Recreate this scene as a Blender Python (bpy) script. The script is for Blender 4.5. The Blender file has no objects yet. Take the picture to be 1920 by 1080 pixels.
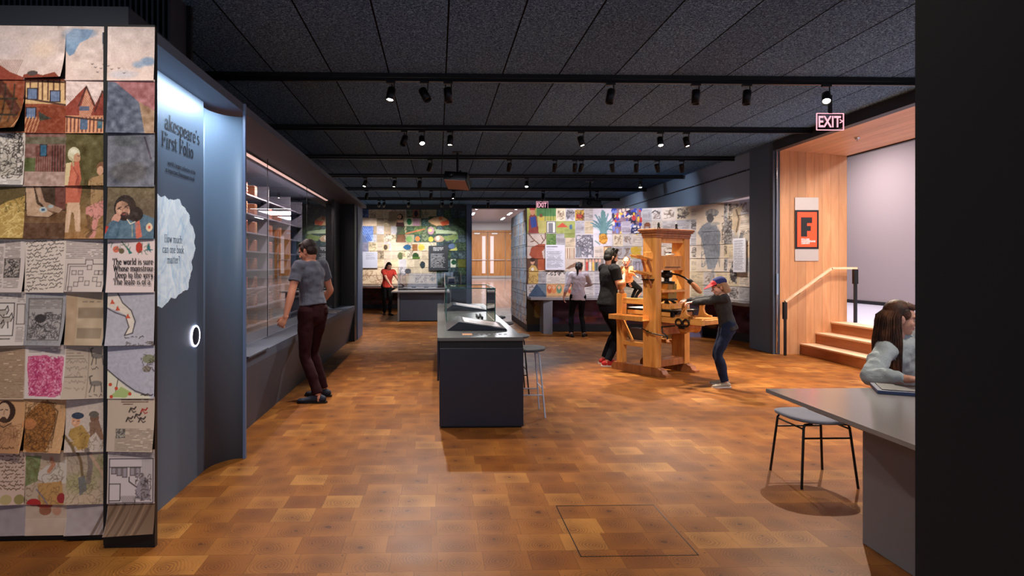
import bpy, bmesh, math, random
import numpy as np
from mathutils import Vector, Matrix, Euler

SC = bpy.context.scene
COL = SC.collection
PI = math.pi
# ---------------------------------------------------------------- camera
cam_d = bpy.data.cameras.new('camera'); cam = bpy.data.objects.new('camera', cam_d); COL.objects.link(cam)
cam.location = (0, 0, 1.5); cam.rotation_euler = (PI/2, 0, math.radians(-1.6))
cam_d.sensor_width = 36; cam_d.lens = 1150/1920*36
cam_d.shift_x = (960-853)/1920; cam_d.shift_y = -44/1920
cam_d.clip_start = .05; cam_d.clip_end = 200
SC.camera = cam
# ---------------------------------------------------------------- world, exposure
w = bpy.data.worlds.new('world'); SC.world = w; w.use_nodes = True
w.node_tree.nodes['Background'].inputs[0].default_value = (.62, .70, .92, 1)
w.node_tree.nodes['Background'].inputs[1].default_value = .62
SC.view_settings.view_transform = 'Standard'; SC.view_settings.look = 'None'
SC.view_settings.exposure = 0.35; SC.view_settings.gamma = 1; SC.view_settings.use_curve_mapping = False
SC.cycles.max_bounces = 8; SC.cycles.diffuse_bounces = 4; SC.cycles.glossy_bounces = 4
SC.cycles.transmission_bounces = 8; SC.cycles.transparent_max_bounces = 16
SC.cycles.caustics_reflective = False; SC.cycles.caustics_refractive = False
SC.cycles.sample_clamp_indirect = 6
SC.cycles.use_denoising = True

# ---------------------------------------------------------------- object helpers
def tag(o, label=None, cat=None, group=None, kind=None):
    if label: o['label'] = label
    if cat: o['category'] = cat
    if group: o['group'] = group
    if kind: o['kind'] = kind
    return o
def empty(name, label, cat, loc=(0, 0, 0), rz=0, group=None):
    o = bpy.data.objects.new(name, None); COL.objects.link(o); o.empty_display_size = .05
    o.location = loc; o.rotation_euler = (0, 0, rz)
    return tag(o, label, cat, group)
def link_mesh(name, me, mats, parent=None, loc=None):
    o = bpy.data.objects.new(name, me); COL.objects.link(o)
    for m in (mats if isinstance(mats, (list, tuple)) else [mats]):
        if m is not None and (len(me.materials) == 0 or isinstance(mats, (list, tuple))): me.materials.append(m)
    if parent: o.parent = parent
    if loc: o.location = loc
    return o
class MB:
    """collects shapes into one mesh"""
    def __init__(s): s.v = []; s.f = []; s.sm = []; s.mi = []; s.cur = 0
    def add(s, vs, fs, smooth=False):
        b = len(s.v); s.v += [tuple(v) for v in vs]
        s.f += [tuple(i+b for i in f) for f in fs]; s.sm += [smooth]*len(fs); s.mi += [s.cur]*len(fs); return s
    def box(s, x0, x1, y0, y1, z0, z1, bev=0):
        if bev > 0:
            b = min(bev, abs(x1-x0)/2.01, abs(y1-y0)/2.01, abs(z1-z0)/2.01)
            bm = bmesh.new(); bmesh.ops.create_cube(bm, size=1)
            for v in bm.verts: v.co = ((x0+x1)/2+v.co.x*(x1-x0), (y0+y1)/2+v.co.y*(y1-y0), (z0+z1)/2+v.co.z*(z1-z0))
            bmesh.ops.bevel(bm, geom=list(bm.edges), offset=b, segments=2, profile=.5, affect='EDGES')
            bm.verts.index_update()
            s.add([v.co[:] for v in bm.verts], [[v.index for v in f.verts] for f in bm.faces]); bm.free(); return s
        vs = [(x, y, z) for x in (x0, x1) for y in (y0, y1) for z in (z0, z1)]
        return s.add(vs, [(0, 1, 3, 2), (4, 6, 7, 5), (0, 4, 5, 1), (2, 3, 7, 6), (0, 2, 6, 4), (1, 5, 7, 3)])
    def obox(s, c, size, M):
        vs = [Vector(c)+M@Vector((x*size[0]/2, y*size[1]/2, z*size[2]/2)) for x in (-1, 1) for y in (-1, 1) for z in (-1, 1)]
        return s.add(vs, [(0, 1, 3, 2), (4, 6, 7, 5), (0, 4, 5, 1), (2, 3, 7, 6), (0, 2, 6, 4), (1, 5, 7, 3)])
    def bar(s, a, b, w, h, up=(0, 0, 1)):
        a = Vector(a); b = Vector(b); d = (b-a); L = d.length; d.normalize(); up = Vector(up)
        x = d.cross(up); 
        if x.length < 1e-5: x = d.cross(Vector((1, 0, 0)))
        x.normalize(); z = x.cross(d)
        M = Matrix((x, d, z)).transposed()
        return s.obox((a+b)/2, (w, L, h), M)
    def prism(s, pts, z0, z1):
        n = len(pts); vs = [(p[0], p[1], z0) for p in pts]+[(p[0], p[1], z1) for p in pts]
        fs = [tuple(range(n))[::-1], tuple(range(n, 2*n))]+[(i, (i+1) % n, n+(i+1) % n, n+i) for i in range(n)]
        return s.add(vs, fs)
    def prism_m(s, pts, t0, t1, M, o=(0, 0, 0)):
        """profile pts in the (0,1) axes of M, extruded along axis 2 of M"""
        o = Vector(o); n = len(pts); X, Y, Z = (M.col[i].to_3d() for i in range(3))
        vs = [o+X*p[0]+Y*p[1]+Z*t0 for p in pts]+[o+X*p[0]+Y*p[1]+Z*t1 for p in pts]
        fs = [tuple(range(n))[::-1], tuple(range(n, 2*n))]+[(i, (i+1) % n, n+(i+1) % n, n+i) for i in range(n)]
        return s.add(vs, fs)
    def tube(s, pts, r, n=10, smooth=True, cap=True):
        pts = [Vector(p) for p in pts]; k = len(pts); rs = r if isinstance(r, (list, tuple)) else [r]*k
        vs = []; ref = None
        for i, p in enumerate(pts):
            d = (pts[min(i+1, k-1)]-pts[max(i-1, 0)]).normalized()
            if ref is None:
                ref = Vector((0, 0, 1)) if abs(d.z) < .9 else Vector((1, 0, 0))
            x = (ref-d*ref.dot(d)).normalized(); y = d.cross(x); ref = x
            for j in range(n):
                a = 2*PI*j/n; vs.append(p+(x*math.cos(a)+y*math.sin(a))*rs[i])
        fs = [(i*n+j, i*n+(j+1) % n, (i+1)*n+(j+1) % n, (i+1)*n+j) for i in range(k-1) for j in range(n)]
        s.add(vs, fs, smooth)
        if cap: s.add(vs[:n], [tuple(range(n))[::-1]]); s.add(vs[-n:], [tuple(range(n))])
        return s
    def lathe(s, prof, c=(0, 0, 0), n=20, M=None):
        """prof = [(r, z)...] around z"""
        c = Vector(c); M = M or Matrix.Identity(3); k = len(prof)
        vs = [c+M@Vector((r*math.cos(2*PI*j/n), r*math.sin(2*PI*j/n), z)) for r, z in prof for j in range(n)]
        fs = [(i*n+j, i*n+(j+1) % n, (i+1)*n+(j+1) % n, (i+1)*n+j) for i in range(k-1) for j in range(n)]
        s.add(vs, fs, True); s.add(vs[:n], [tuple(range(n))[::-1]]); s.add(vs[-n:], [tuple(range(n))]); return s
    def ell(s, c, r, n=12, m=8, M=None):
        c = Vector(c); M = M or Matrix.Identity(3)
        vs = []; 
        for i in range(m+1):
            t = PI*i/m; 
            for j in range(n):
                a = 2*PI*j/n; vs.append(c+M@Vector((r[0]*math.sin(t)*math.cos(a), r[1]*math.sin(t)*math.sin(a), r[2]*math.cos(t))))
        fs = [(i*n+j, (i+1)*n+j, (i+1)*n+(j+1) % n, i*n+(j+1) % n) for i in range(m) for j in range(n)]
        return s.add(vs, fs, True)
    def mesh(s, name='m'):
        me = bpy.data.meshes.new(name); me.from_pydata(s.v, [], s.f)
        me.polygons.foreach_set('use_smooth', s.sm); me.polygons.foreach_set('material_index', s.mi); me.update(); return me
    def build(s, name, mat, parent=None, loc=None, rz=None):
        o = link_mesh(name, s.mesh(name), mat, parent, loc)
        if rz is not None: o.rotation_euler = (0, 0, rz)
        return o
def struct(name, mb, mat, **k):
    o = mb.build(name, mat, **k); o['kind'] = 'structure'; return o
def copy_tree(o, parent=None):
    c = o.copy(); COL.objects.link(c)
    if parent: c.parent = parent
    for ch in list(o.children): copy_tree(ch, c)
    return c
def rot2(x, y, a): return x*math.cos(a)-y*math.sin(a), x*math.sin(a)+y*math.cos(a)

# ---------------------------------------------------------------- materials
def s2l(c):
    return tuple((x/12.92 if x <= .04045 else ((x+.055)/1.055)**2.4) for x in c)
def mat(name, col, rough=.5, metal=0, spec=.5, emis=None, es=0, bump=0, bscale=40, trans=0, ior=1.45, sheen=0):
    m = bpy.data.materials.new(name); m.use_nodes = True; N = m.node_tree; b = N.nodes['Principled BSDF']
    b.inputs['Base Color'].default_value = (*s2l(col), 1); b.inputs['Roughness'].default_value = rough
    b.inputs['Metallic'].default_value = metal; b.inputs['Specular IOR Level'].default_value = spec
    b.inputs['IOR'].default_value = ior; b.inputs['Transmission Weight'].default_value = trans
    b.inputs['Sheen Weight'].default_value = sheen
    if emis: b.inputs['Emission Color'].default_value = (*s2l(emis), 1); b.inputs['Emission Strength'].default_value = es
    if bump:
        t = N.nodes.new('ShaderNodeTexNoise'); t.inputs['Scale'].default_value = bscale; t.inputs['Detail'].default_value = 4
        c = N.nodes.new('ShaderNodeTexCoord'); N.links.new(c.outputs['Object'], t.inputs['Vector'])
        bp = N.nodes.new('ShaderNodeBump'); bp.inputs['Strength'].default_value = bump; bp.inputs['Distance'].default_value = .01
        N.links.new(t.outputs['Fac'], bp.inputs['Height']); N.links.new(bp.outputs['Normal'], b.inputs['Normal'])
    return m
class NT:
    def __init__(s, m): s.N = m.node_tree; s.b = s.N.nodes['Principled BSDF']
    def n(s, t, **k):
        x = s.N.nodes.new('ShaderNode'+t)
        for a, v in k.items(): setattr(x, a, v)
        return x
    def l(s, a, b): s.N.links.new(a, b)
    def m(s, op, a, b=0, c=0):
        x = s.n('Math', operation=op)
        for i, v in enumerate((a, b, c)):
            if hasattr(v, 'links'): s.l(v, x.inputs[i])
            else: x.inputs[i].default_value = v
        return x.outputs[0]
    def ramp(s, f, stops):
        r = s.n('ValToRGB'); e = r.color_ramp.elements
        while len(e) < len(stops): e.new(.5)
        for i, (p, c) in enumerate(stops): e[i].position = p; e[i].color = (*s2l(c), 1)
        s.l(f, r.inputs[0]); return r.outputs[0]
    def mix(s, f, a, b, mode='MIX'):
        x = s.n('Mix', data_type='RGBA', blend_type=mode)
        for i, v in ((0, f), (6, a), (7, b)):
            if hasattr(v, 'links'): s.l(v, x.inputs[i])
            elif i == 0: x.inputs[0].default_value = v
            else: x.inputs[i].default_value = (*s2l(v), 1)
        return x.outputs[2]
def wood(name, c1, c2, rough=.4, scale=(14, 14, 1.2), planks=0, axis=0, pc=.12):
    m = mat(name, c1, rough); t = NT(m)
    tc = t.n('TexCoord'); mp = t.n('Mapping'); mp.inputs['Scale'].default_value = scale
    t.l(tc.outputs['Object'], mp.inputs['Vector'])
    no = t.n('TexNoise'); no.inputs['Scale'].default_value = 2.2; no.inputs['Detail'].default_value = 5; no.inputs['Distortion'].default_value = .6
    t.l(mp.outputs[0], no.inputs['Vector'])
    col = t.ramp(no.outputs['Fac'], [(.3, c1), (.7, c2)])
    if planks:
        sx = t.n('SeparateXYZ'); t.l(tc.outputs['Object'], sx.inputs[0])
        u = t.m('DIVIDE', sx.outputs[axis], planks)
        wn = t.n('TexWhiteNoise', noise_dimensions='1D'); t.l(t.m('FLOOR', u), wn.inputs['W'])
        f = t.m('MULTIPLY', wn.outputs['Value'], pc*5)
        col = t.mix(f, col, tuple(x*.72 for x in c1))
        fr = t.m('FRACT', u); e = t.m('LESS_THAN', t.m('ABSOLUTE', t.m('SUBTRACT', fr, .5)), .49)
        col = t.mix(e, tuple(x*.45 for x in c1), col)
    t.l(col, t.b.inputs['Base Color'])
    return m
M = {}
M['black'] = mat('black_metal', (.045, .045, .05), .42)
M['dark'] = mat('dark_navy_panel', (.17, .18, .21), .5)
M['navy'] = mat('navy_laminate', (.12, .13, .18), .34)
M['bluegrey'] = mat('bluegrey_paint', (.36, .43, .51), .45)
M['slate'] = mat('slate_paint', (.29, .32, .38), .5)
M['blueedge'] = mat('steel_blue_edge', (.38, .45, .58), .45)
M['char'] = mat('charcoal_paint', (.18, .18, .185), .75)
M['greytop'] = mat('grey_solid_surface', (.58, .56, .56), .16, spec=.6)
M['greyleg'] = mat('grey_panel', (.50, .50, .52), .42)
M['fascia'] = mat('fascia_blue_grey', (.56, .63, .72), .55)
M['white'] = mat('white_paint', (.86, .84, .83), .5)
M['screen'] = mat('projection_wall', (.66, .60, .60), .8)
M['landing'] = mat('pale_landing', (.78, .77, .82), .5)
M['steel'] = mat('brushed_steel', (.78, .74, .71), .35, metal=.35)
M['chrome'] = mat('chrome', (.8, .8, .8), .15, metal=1)
M['iron'] = mat('dark_iron', (.12, .12, .13), .35, metal=.6)
M['brass'] = mat('aged_brass', (.55, .46, .22), .35, metal=.7)
M['lamp'] = mat('lamp_lens', (1, 1, 1), .4, emis=(1, .97, .92), es=28)
M['lamp_off'] = mat('lamp_lens_off', (.1, .1, .1), .2)
M['beech'] = wood('honey_oak', (.89, .65, .36), (.76, .51, .25), .34, (9, 9, 1.0))
M['beechd'] = wood('red_oak_base', (.66, .42, .26), (.52, .31, .18), .4, (9, 9, 1.0))
M['beechx'] = wood('honey_oak_rail', (.89, .66, .37), (.78, .53, .26), .34, (1.0, 9, 9))
M['cherry'] = wood('cherry_plank', (.86, .64, .45), (.78, .54, .36), .42, (6, 6, .8), planks=.14, axis=0, pc=.11)
M['cherryx'] = wood('cherry_soffit', (.86, .66, .50), (.80, .58, .42), .42, (6, .8, 6), planks=.14, axis=0, pc=.07)
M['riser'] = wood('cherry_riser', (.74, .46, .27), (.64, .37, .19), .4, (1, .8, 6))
M['tread'] = wood('cherry_tread_highlit', (.95, .82, .68), (.90, .74, .58), .4, (6, .8, 6))  # pale highlights of the steps put into the wood colour
M['doorw'] = wood('door_maple', (.80, .56, .33), (.70, .45, .23), .4, (6, 6, .7))

def glass_mat(name, tint=(.93, .97, .96), refl=1.5, rough=0.0, boost=0):
    m = bpy.data.materials.new(name); m.use_nodes = True; N = m.node_tree; N.nodes.clear()
    o = N.nodes.new('ShaderNodeOutputMaterial'); mx = N.nodes.new('ShaderNodeMixShader')
    tr = N.nodes.new('ShaderNodeBsdfTransparent'); tr.inputs[0].default_value = (*tint, 1)
    gl = N.nodes.new('ShaderNodeBsdfGlossy'); gl.inputs['Roughness'].default_value = rough
    fr = N.nodes.new('ShaderNodeFresnel'); fr.inputs[0].default_value = refl
    N.links.new(tr.outputs[0], mx.inputs[1]); N.links.new(gl.outputs[0], mx.inputs[2])
    if boost:
        a = N.nodes.new('ShaderNodeMath'); a.operation = 'ADD'; a.use_clamp = True; a.inputs[1].default_value = boost
        N.links.new(fr.outputs[0], a.inputs[0]); N.links.new(a.outputs[0], mx.inputs[0])
    else: N.links.new(fr.outputs[0], mx.inputs[0])
    N.links.new(mx.outputs[0], o.inputs[0]); return m
M['glass'] = glass_mat('clear_glass', (.94, .97, .96))
M['glassw'] = glass_mat('showcase_glass', (.9, .9, .93), 1.55, boost=.16)
M['gedge'] = mat('glass_edge_green', (.20, .45, .42), .2, emis=None)

# floor of end-grain blocks
def floor_mat():
    m = mat('end_grain_block_floor', (.6, .33, .14), .3); t = NT(m)
    tc = t.n('TexCoord'); sx = t.n('SeparateXYZ'); t.l(tc.outputs['Object'], sx.inputs[0])
    BW, BH = .235, .2
    v = t.m('DIVIDE', sx.outputs[1], BH); row = t.m('FLOOR', v)
    w1 = t.n('TexWhiteNoise', noise_dimensions='1D'); t.l(row, w1.inputs['W'])
    u = t.m('ADD', t.m('DIVIDE', sx.outputs[0], BW), t.m('MULTIPLY', w1.outputs['Value'], 7.3)); cu = t.m('FLOOR', u)
    cb = t.n('CombineXYZ'); t.l(cu, cb.inputs[0]); t.l(row, cb.inputs[1])
    wn = t.n('TexWhiteNoise', noise_dimensions='3D'); t.l(cb.outputs[0], wn.inputs['Vector'])
    sc = t.n('SeparateColor'); t.l(wn.outputs['Color'], sc.inputs[0])
    lu = t.m('SUBTRACT', t.m('FRACT', u), t.m('ADD', t.m('MULTIPLY', sc.outputs[0], .5), .25))
    lv = t.m('SUBTRACT', t.m('FRACT', v), t.m('ADD', t.m('MULTIPLY', sc.outputs[1], .5), .25))
    n1 = t.n('TexNoise'); n1.inputs['Scale'].default_value = 9; n1.inputs['Detail'].default_value = 3
    t.l(tc.outputs['Object'], n1.inputs['Vector'])
    d = t.m('SQRT', t.m('ADD', t.m('POWER', lu, 2), t.m('POWER', t.m('MULTIPLY', lv, .85), 2)))
    d2 = t.m('ADD', d, t.m('MULTIPLY', n1.outputs['Fac'], .25)); d = t.m('ADD', d, t.m('MULTIPLY', t.m('SUBTRACT', n1.outputs['Fac'], .5), .55))
    ring = t.m('ADD', t.m('MULTIPLY', t.m('SINE', t.m('MULTIPLY', d2, 95)), .5), .5)
    base = t.ramp(sc.outputs[2], [(0, (.52, .30, .12)), (.4, (.585, .355, .145)), (.85, (.63, .395, .17)), (1, (.72, .49, .235))])
    ringa = t.m('MULTIPLY', ring, t.m('MULTIPLY', t.m('SUBTRACT', 1, t.m('MINIMUM', t.m('MULTIPLY', d, 1.45), 1)), .75))
    col = t.mix(ringa, base, (.33, .17, .08))
    heart = t.m('MULTIPLY', t.m('SUBTRACT', 1, t.m('MINIMUM', t.m('MULTIPLY', d, 2.3), 1)), .4)
    col = t.mix(heart, col, (.42, .23, .11))
    core = t.m('LESS_THAN', d, .0); col = t.mix(t.m('MULTIPLY', core, .8), col, (.30, .15, .08))
    # cracks
    n2 = t.n('TexNoise'); n2.inputs['Scale'].default_value = 42; n2.inputs['Detail'].default_value = 2; t.l(tc.outputs['Object'], n2.inputs['Vector'])
    cr = t.m('MULTIPLY', t.m('GREATER_THAN', n2.outputs['Fac'], .70), .75); col = t.mix(cr, col, (.24, .13, .07))
    n3 = t.n('TexNoise'); n3.inputs['Scale'].default_value = 3.1; n3.inputs['Detail'].default_value = 6; t.l(tc.outputs['Object'], n3.inputs['Vector'])
    col = t.mix(t.m('MULTIPLY', t.m('SUBTRACT', n3.outputs['Fac'], .35), 1.1), col, (.38, .24, .13))
    eu = t.m('GREATER_THAN', t.m('ABSOLUTE', t.m('SUBTRACT', t.m('FRACT', u), .5)), .492)
    ev = t.m('GREATER_THAN', t.m('ABSOLUTE', t.m('SUBTRACT', t.m('FRACT', v), .5)), .491)
    col = t.mix(t.m('MULTIPLY', t.m('MAXIMUM', eu, ev), .45), col, (.28, .15, .07))
    t.l(col, t.b.inputs['Base Color'])
    t.l(t.m('ADD', t.m('MULTIPLY', n3.outputs['Fac'], .25), .34), t.b.inputs['Roughness'])
    t.b.inputs['Specular IOR Level'].default_value = .15
    return m
M['floor'] = floor_mat()
def ceil_mat():
    m = mat('wood_wool_ceiling', (.2, .2, .22), .95, spec=.1); t = NT(m)
    tc = t.n('TexCoord'); sx = t.n('SeparateXYZ'); t.l(tc.outputs['Object'], sx.inputs[0])
    n = t.n('TexNoise'); n.inputs['Scale'].default_value = 62; n.inputs['Detail'].default_value = 3; n.inputs['Roughness'].default_value = .75; n.inputs['Distortion'].default_value = 1.2
    t.l(tc.outputs['Object'], n.inputs['Vector'])
    col = t.ramp(n.outputs['Fac'], [(.38, (.155, .215, .295)), (.52, (.36, .49, .64)), (.66, (.66, .85, 1))])
    wn = t.n('TexWhiteNoise', noise_dimensions='2D'); fx = t.m('FLOOR', t.m('DIVIDE', t.m('SUBTRACT', sx.outputs[0], .087), .61)); fy = t.m('FLOOR', t.m('DIVIDE', t.m('SUBTRACT', sx.outputs[1], 6.6), 2.44))
    cb = t.n('CombineXYZ'); t.l(fx, cb.inputs[0]); t.l(fy, cb.inputs[1]); t.l(cb.outputs[0], wn.inputs['Vector'])
    col = t.mix(t.m('MULTIPLY', wn.outputs['Value'], .3), col, (.16, .16, .18))
    e = t.m('GREATER_THAN', t.m('ABSOLUTE', t.m('SUBTRACT', t.m('FRACT', t.m('DIVIDE', t.m('SUBTRACT', sx.outputs[0], .087), .61)), .5)), .4875)
    col = t.mix(e, col, (.015, .015, .02))
    t.l(col, t.b.inputs['Base Color'])
    bp = t.n('Bump'); bp.inputs['Strength'].default_value = .6; bp.inputs['Distance'].default_value = .01
    t.l(n.outputs['Fac'], bp.inputs['Height']); t.l(bp.outputs[0], t.b.inputs['Normal'])
    return m
M['ceil'] = ceil_mat()
def vc_mat(name, rough=.6, spec=.3):
    m = mat(name, (1, 1, 1), rough, spec=spec); t = NT(m)
    a = t.n('VertexColor', layer_name='Col'); t.l(a.outputs[0], t.b.inputs['Base Color']); return m
M['print'] = vc_mat('printed_paper', .65)
M['board'] = vc_mat('printed_board', .45)
# ================================================================ room shell
struct('floor', MB().box(-8, 8, -3.2, 21.3, -.1, 0), M['floor'])
f2 = MB().add([(-3, 21.3, 0), (9, 21.3, 0), (9, 32.4, .8), (-3, 32.4, .8), (-3, 21.3, -.1), (9, 21.3, -.1), (9, 32.4, .7), (-3, 32.4, .7)],
              [(0, 1, 2, 3), (7, 6, 5, 4), (0, 4, 5, 1), (1, 5, 6, 2), (2, 6, 7, 3), (3, 7, 4, 0)])
M['lobbyfloor'] = wood('lobby_floor', (.74, .62, .58), (.66, .54, .50), .15, (3, .5, 1), planks=.2, axis=0)
struct('floor_lobby', f2, M['lobbyfloor'])
struct('ceiling', MB().box(-8, 5.8, -3.2, 21.3, 3.55, 3.65), M['ceil'])
# trap door in the floor: thin metal outline set flush
tr = MB()
for a, b in (((.735, 3.13), (1.345, 3.13)), ((.735, 3.79), (1.345, 3.79)), ((.735, 3.13), (.735, 3.79)), ((1.345, 3.13), (1.345, 3.79))):
    tr.box(min(a[0], b[0])-.0025, max(a[0], b[0])+.0025, min(a[1], b[1])-.0025, max(a[1], b[1])+.0025, .0, .0012)
struct('trim_1', tr, M['iron'])
# ---- left end wall that carries the paper sheets
struct('wall_left_end', MB().box(-3.4, -1.785, 3.40, 3.6, 0, 2.76).box(-1.765, -1.50, 3.295, 3.325, 0, 2.77).box(-1.785, -1.74, 3.325, 3.6, 0, 2.74), M['black'])
struct('trim_2', MB().box(-3.4, -1.80, 3.62, 4.3, 2.76, 3.0), M['dark'])
# ---- framed blue recess (hood, recessed panel, swept corner)
def sweep_y(prof, y0, y1): # profile in x,z
    return MB().prism_m(prof, y0, y1, Matrix(((1, 0, 0), (0, 0, 1), (0, 1, 0))))
hood = MB()
hood.box(-3.1, -1.5, 4.78, 12.95, 2.68, 2.74)
hood.box(-1.79, -1.5, 3.326, 4.78, 2.68, 2.74)
struct('trim_3', hood, M['slate'])
rp = MB().box(-1.75, -1.70, 3.326, 4.50, 0, 2.68)
struct('wall_left_recess', rp, M['bluegrey'])
cv = []
for i in range(13):
    t = i/12; a = t*PI/2
    # concave quarter: leaves the panel tangent to y, ends pointing to +x
    cv.append((-1.70+.19*(1-math.cos(a)), 4.50+.29*math.sin(a)))
cw = cv+[(-1.5, 4.80), (-1.92, 4.80), (-1.92, 4.50)]
o = struct('wall_left_sweep', MB().prism(cw, 0, 2.64), M['bluegrey'])
for i, p in enumerate(o.data.polygons): p.use_smooth = (len(p.vertices) == 4 and abs(p.normal.z) < .1 and i-2 < 12)
struct('trim_4', MB().box(-1.503, -1.485, 4.775, 4.805, 0, 2.74), M['blueedge'])
# ---- showcase bay
struct('wall_showcase_back', MB().box(-3.2, -3.1, 4.8, 12.95, 0, 2.8).box(-3.1, -1.92, 4.8, 4.86, 0, 2.68), M['dark'])
bench = MB()
bench.prism_m([(-1.92, 0), (-1.74, 0), (-1.62, .62), (-1.62, .70), (-1.92, .70)], 4.81, 12.0, Matrix(((1, 0, 0), (0, 0, 1), (0, 1, 0))))
ob = struct('trim_5', bench, M['slate'])
struct('floor_showcase', MB().box(-3.1, -1.92, 4.86, 12.0, .4, .62), M['dark'])
j = MB()
for y in (6.6, 8.4, 10.2): j.add([(-1.738, y, 0.001), (-1.6175, y, .62), (-1.6175, y+.006, .62), (-1.738, y+.006, 0.001)], [(0, 1, 2, 3)])
struct('trim_6', j, M['black'])
struct('wall_left_pier', MB().box(-3.1, -1.62, 12.0, 12.35, 0, 2.68), M['black'])
struct('trim_7', MB().box(-3.1, -1.60, 12.35, 13.1, 0, 2.68, 0), M['blueedge'])
struct('trim_8', MB().box(-1.93, -1.88, 11.2, 12.0, .7, 2.68), M['black'])
# ---- gallery behind: back wall
struct('wall_back', MB().box(-8, 1.0, 21.0, 21.3, 0, 3.55), M['dark'])
struct('trim_9', MB().box(.98, 1.16, 20.85, 21.32, 0, 3.55), M['blueedge'])
struct('trim_10', MB().box(1.16, 8, 21.0, 21.3, 3.42, 3.56), M['dark'])
struct('wall_left_far', MB().box(-8.1, -8, -3.2, 21.3, 0, 3.55), M['dark'])
# ---- lobby beyond the opening
def perf_mat():
    m = mat('lobby_metal_ceiling', (.62, .66, .74), .35, metal=.3); return m
struct('ceiling_lobby', MB().box(-3, 9, 21.32, 32.4, 3.72, 3.8), perf_mat())
struct('wall_lobby_end', MB().box(-3, 9, 32.2, 32.4, .7, 3.8), M['white'])
struct('wall_lobby_left', MB().box(-3.1, -3, 21.3, 32.4, 0, 3.8), M['white'])
struct('wall_lobby_right', MB().box(9, 9.1, 21.3, 32.4, 0, 3.8), M['white'])
lob = MB()
for x in (1.5, 3.1, 4.7):
    for y in (23.4, 26.2, 29.0): lob.box(x, x+.09, y, y+1.2, 3.712, 3.722)
M['lobby_lamp'] = mat('lobby_light_strip', (1, 1, 1), .5, emis=(.95, .97, 1), es=14)
tag(lob.build('ceiling_light_strips', M['lobby_lamp']), kind='structure')
# ---- right side: block with papers, curved wall
CW = []  # curved paper wall centre line
_k = [(2.0, 13.7), (4.3, 13.7), (4.75, 13.6), (5.2, 13.32), (5.58, 12.85), (5.85, 12.2), (6.0, 11.5), (6.03, 10.95)]
CW.append(_k[0])
for i in range(1, len(_k)-1):   # smooth the curve
    p0, p1, p2, p3 = _k[max(i-1, 0)], _k[i], _k[i+1], _k[min(i+2, len(_k)-1)]
    for j in range(4):
        t = j/4; CW.append(tuple(.5*(2*p1[k]+(p2[k]-p0[k])*t+(2*p0[k]-5*p1[k]+4*p2[k]-p3[k])*t*t+(-p0[k]+3*p1[k]-3*p2[k]+p3[k])*t**3) for k in (0, 1)))
CW.append(_k[-1])
back = [(6.9, 10.95), (6.9, 16.6), (2.0, 16.6)]
struct('wall_right_paper', MB().prism(CW+back, .0, 2.76), M['dark'])
# fascia wall above
fa = MB().box(5.68, 5.8, 10.3, 21.0, 2.77, 3.55)
struct('wall_right_fascia', fa, M['fascia'])
sl = MB()
for k in range(26):
    y = 10.75+k*.38; sl.box(5.668, 5.682, y, y+.34, 3.22, 3.245)
struct('trim_11', sl, M['black'])
struct('wall_right_pier', MB().box(5.63, 6.9, 10.2, 10.93, 0, 3.55), mat('pier_paint', (.33, .40, .49), .5))
tk = MB().box(5.60, 5.66, 10.10, 10.2, 0, 3.52).box(5.66, 5.74, 10.11, 10.2, 0, 3.52)
struct('trim_12', tk, M['slate'])
struct('trim_13', MB().tube([(5.655, 10.085, 0.02), (5.655, 10.085, 3.4)], .016).box(5.64, 5.67, 10.06, 10.1, 1.0, 1.35), M['chrome'])
struct('wall_right_lintel', MB().box(5.60, 5.72, 1.0, 10.1, 3.40, 3.56), M['dark'])
# wood lined opening
struct('wall_alcove', MB().box(5.72, 6.86, 10.1, 10.3, 0, 3.5), M['cherry'])
sf = MB().add([(5.72, 1.0, 3.42), (6.86, 1.0, 3.32), (6.86, 10.1, 3.32), (5.72, 10.1, 3.42), (5.72, 1.0, 3.55), (6.86, 1.0, 3.55), (6.86, 10.1, 3.55), (5.72, 10.1, 3.55)],
              [(0, 3, 2, 1), (4, 5, 6, 7), (0, 1, 5, 4), (1, 2, 6, 5), (2, 3, 7, 6), (3, 0, 4, 7)])
struct('ceiling_alcove', sf, M['cherryx'])
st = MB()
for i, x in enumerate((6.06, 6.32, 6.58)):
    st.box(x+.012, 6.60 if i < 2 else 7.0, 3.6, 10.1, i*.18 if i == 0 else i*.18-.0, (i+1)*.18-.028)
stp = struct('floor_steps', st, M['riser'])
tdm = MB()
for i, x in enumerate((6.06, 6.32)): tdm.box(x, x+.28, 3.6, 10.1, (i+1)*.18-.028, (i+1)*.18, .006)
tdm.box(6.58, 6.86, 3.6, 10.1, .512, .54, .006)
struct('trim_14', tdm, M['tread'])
struct('floor_landing', MB().box(6.86, 10.5, 3.6, 17, .4, .54), M['landing'])
struct('wall_screen', MB().box(10.4, 10.5, 3.6, 17, .54, 4.4), M['screen'])
struct('baseboard_screen', MB().box(10.38, 10.4, 3.6, 17, .54, .62), M['black'])
struct('wall_landing_end', MB().box(6.86, 10.5, 17, 17.1, .4, 4.4), M['screen'])
struct('ceiling_landing', MB().box(6.86, 10.5, 3.6, 17.1, 4.4, 4.5), M['dark'])
struct('trim_15', MB().box(6.86, 6.92, 3.6, 10.3, 3.3, 4.4), M['black'])
# near pillar at the right edge of the frame
struct('wall_near_pillar', MB().box(1.0, 1.6, .35, 1.258, 0, 3.55), M['char'])

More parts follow.
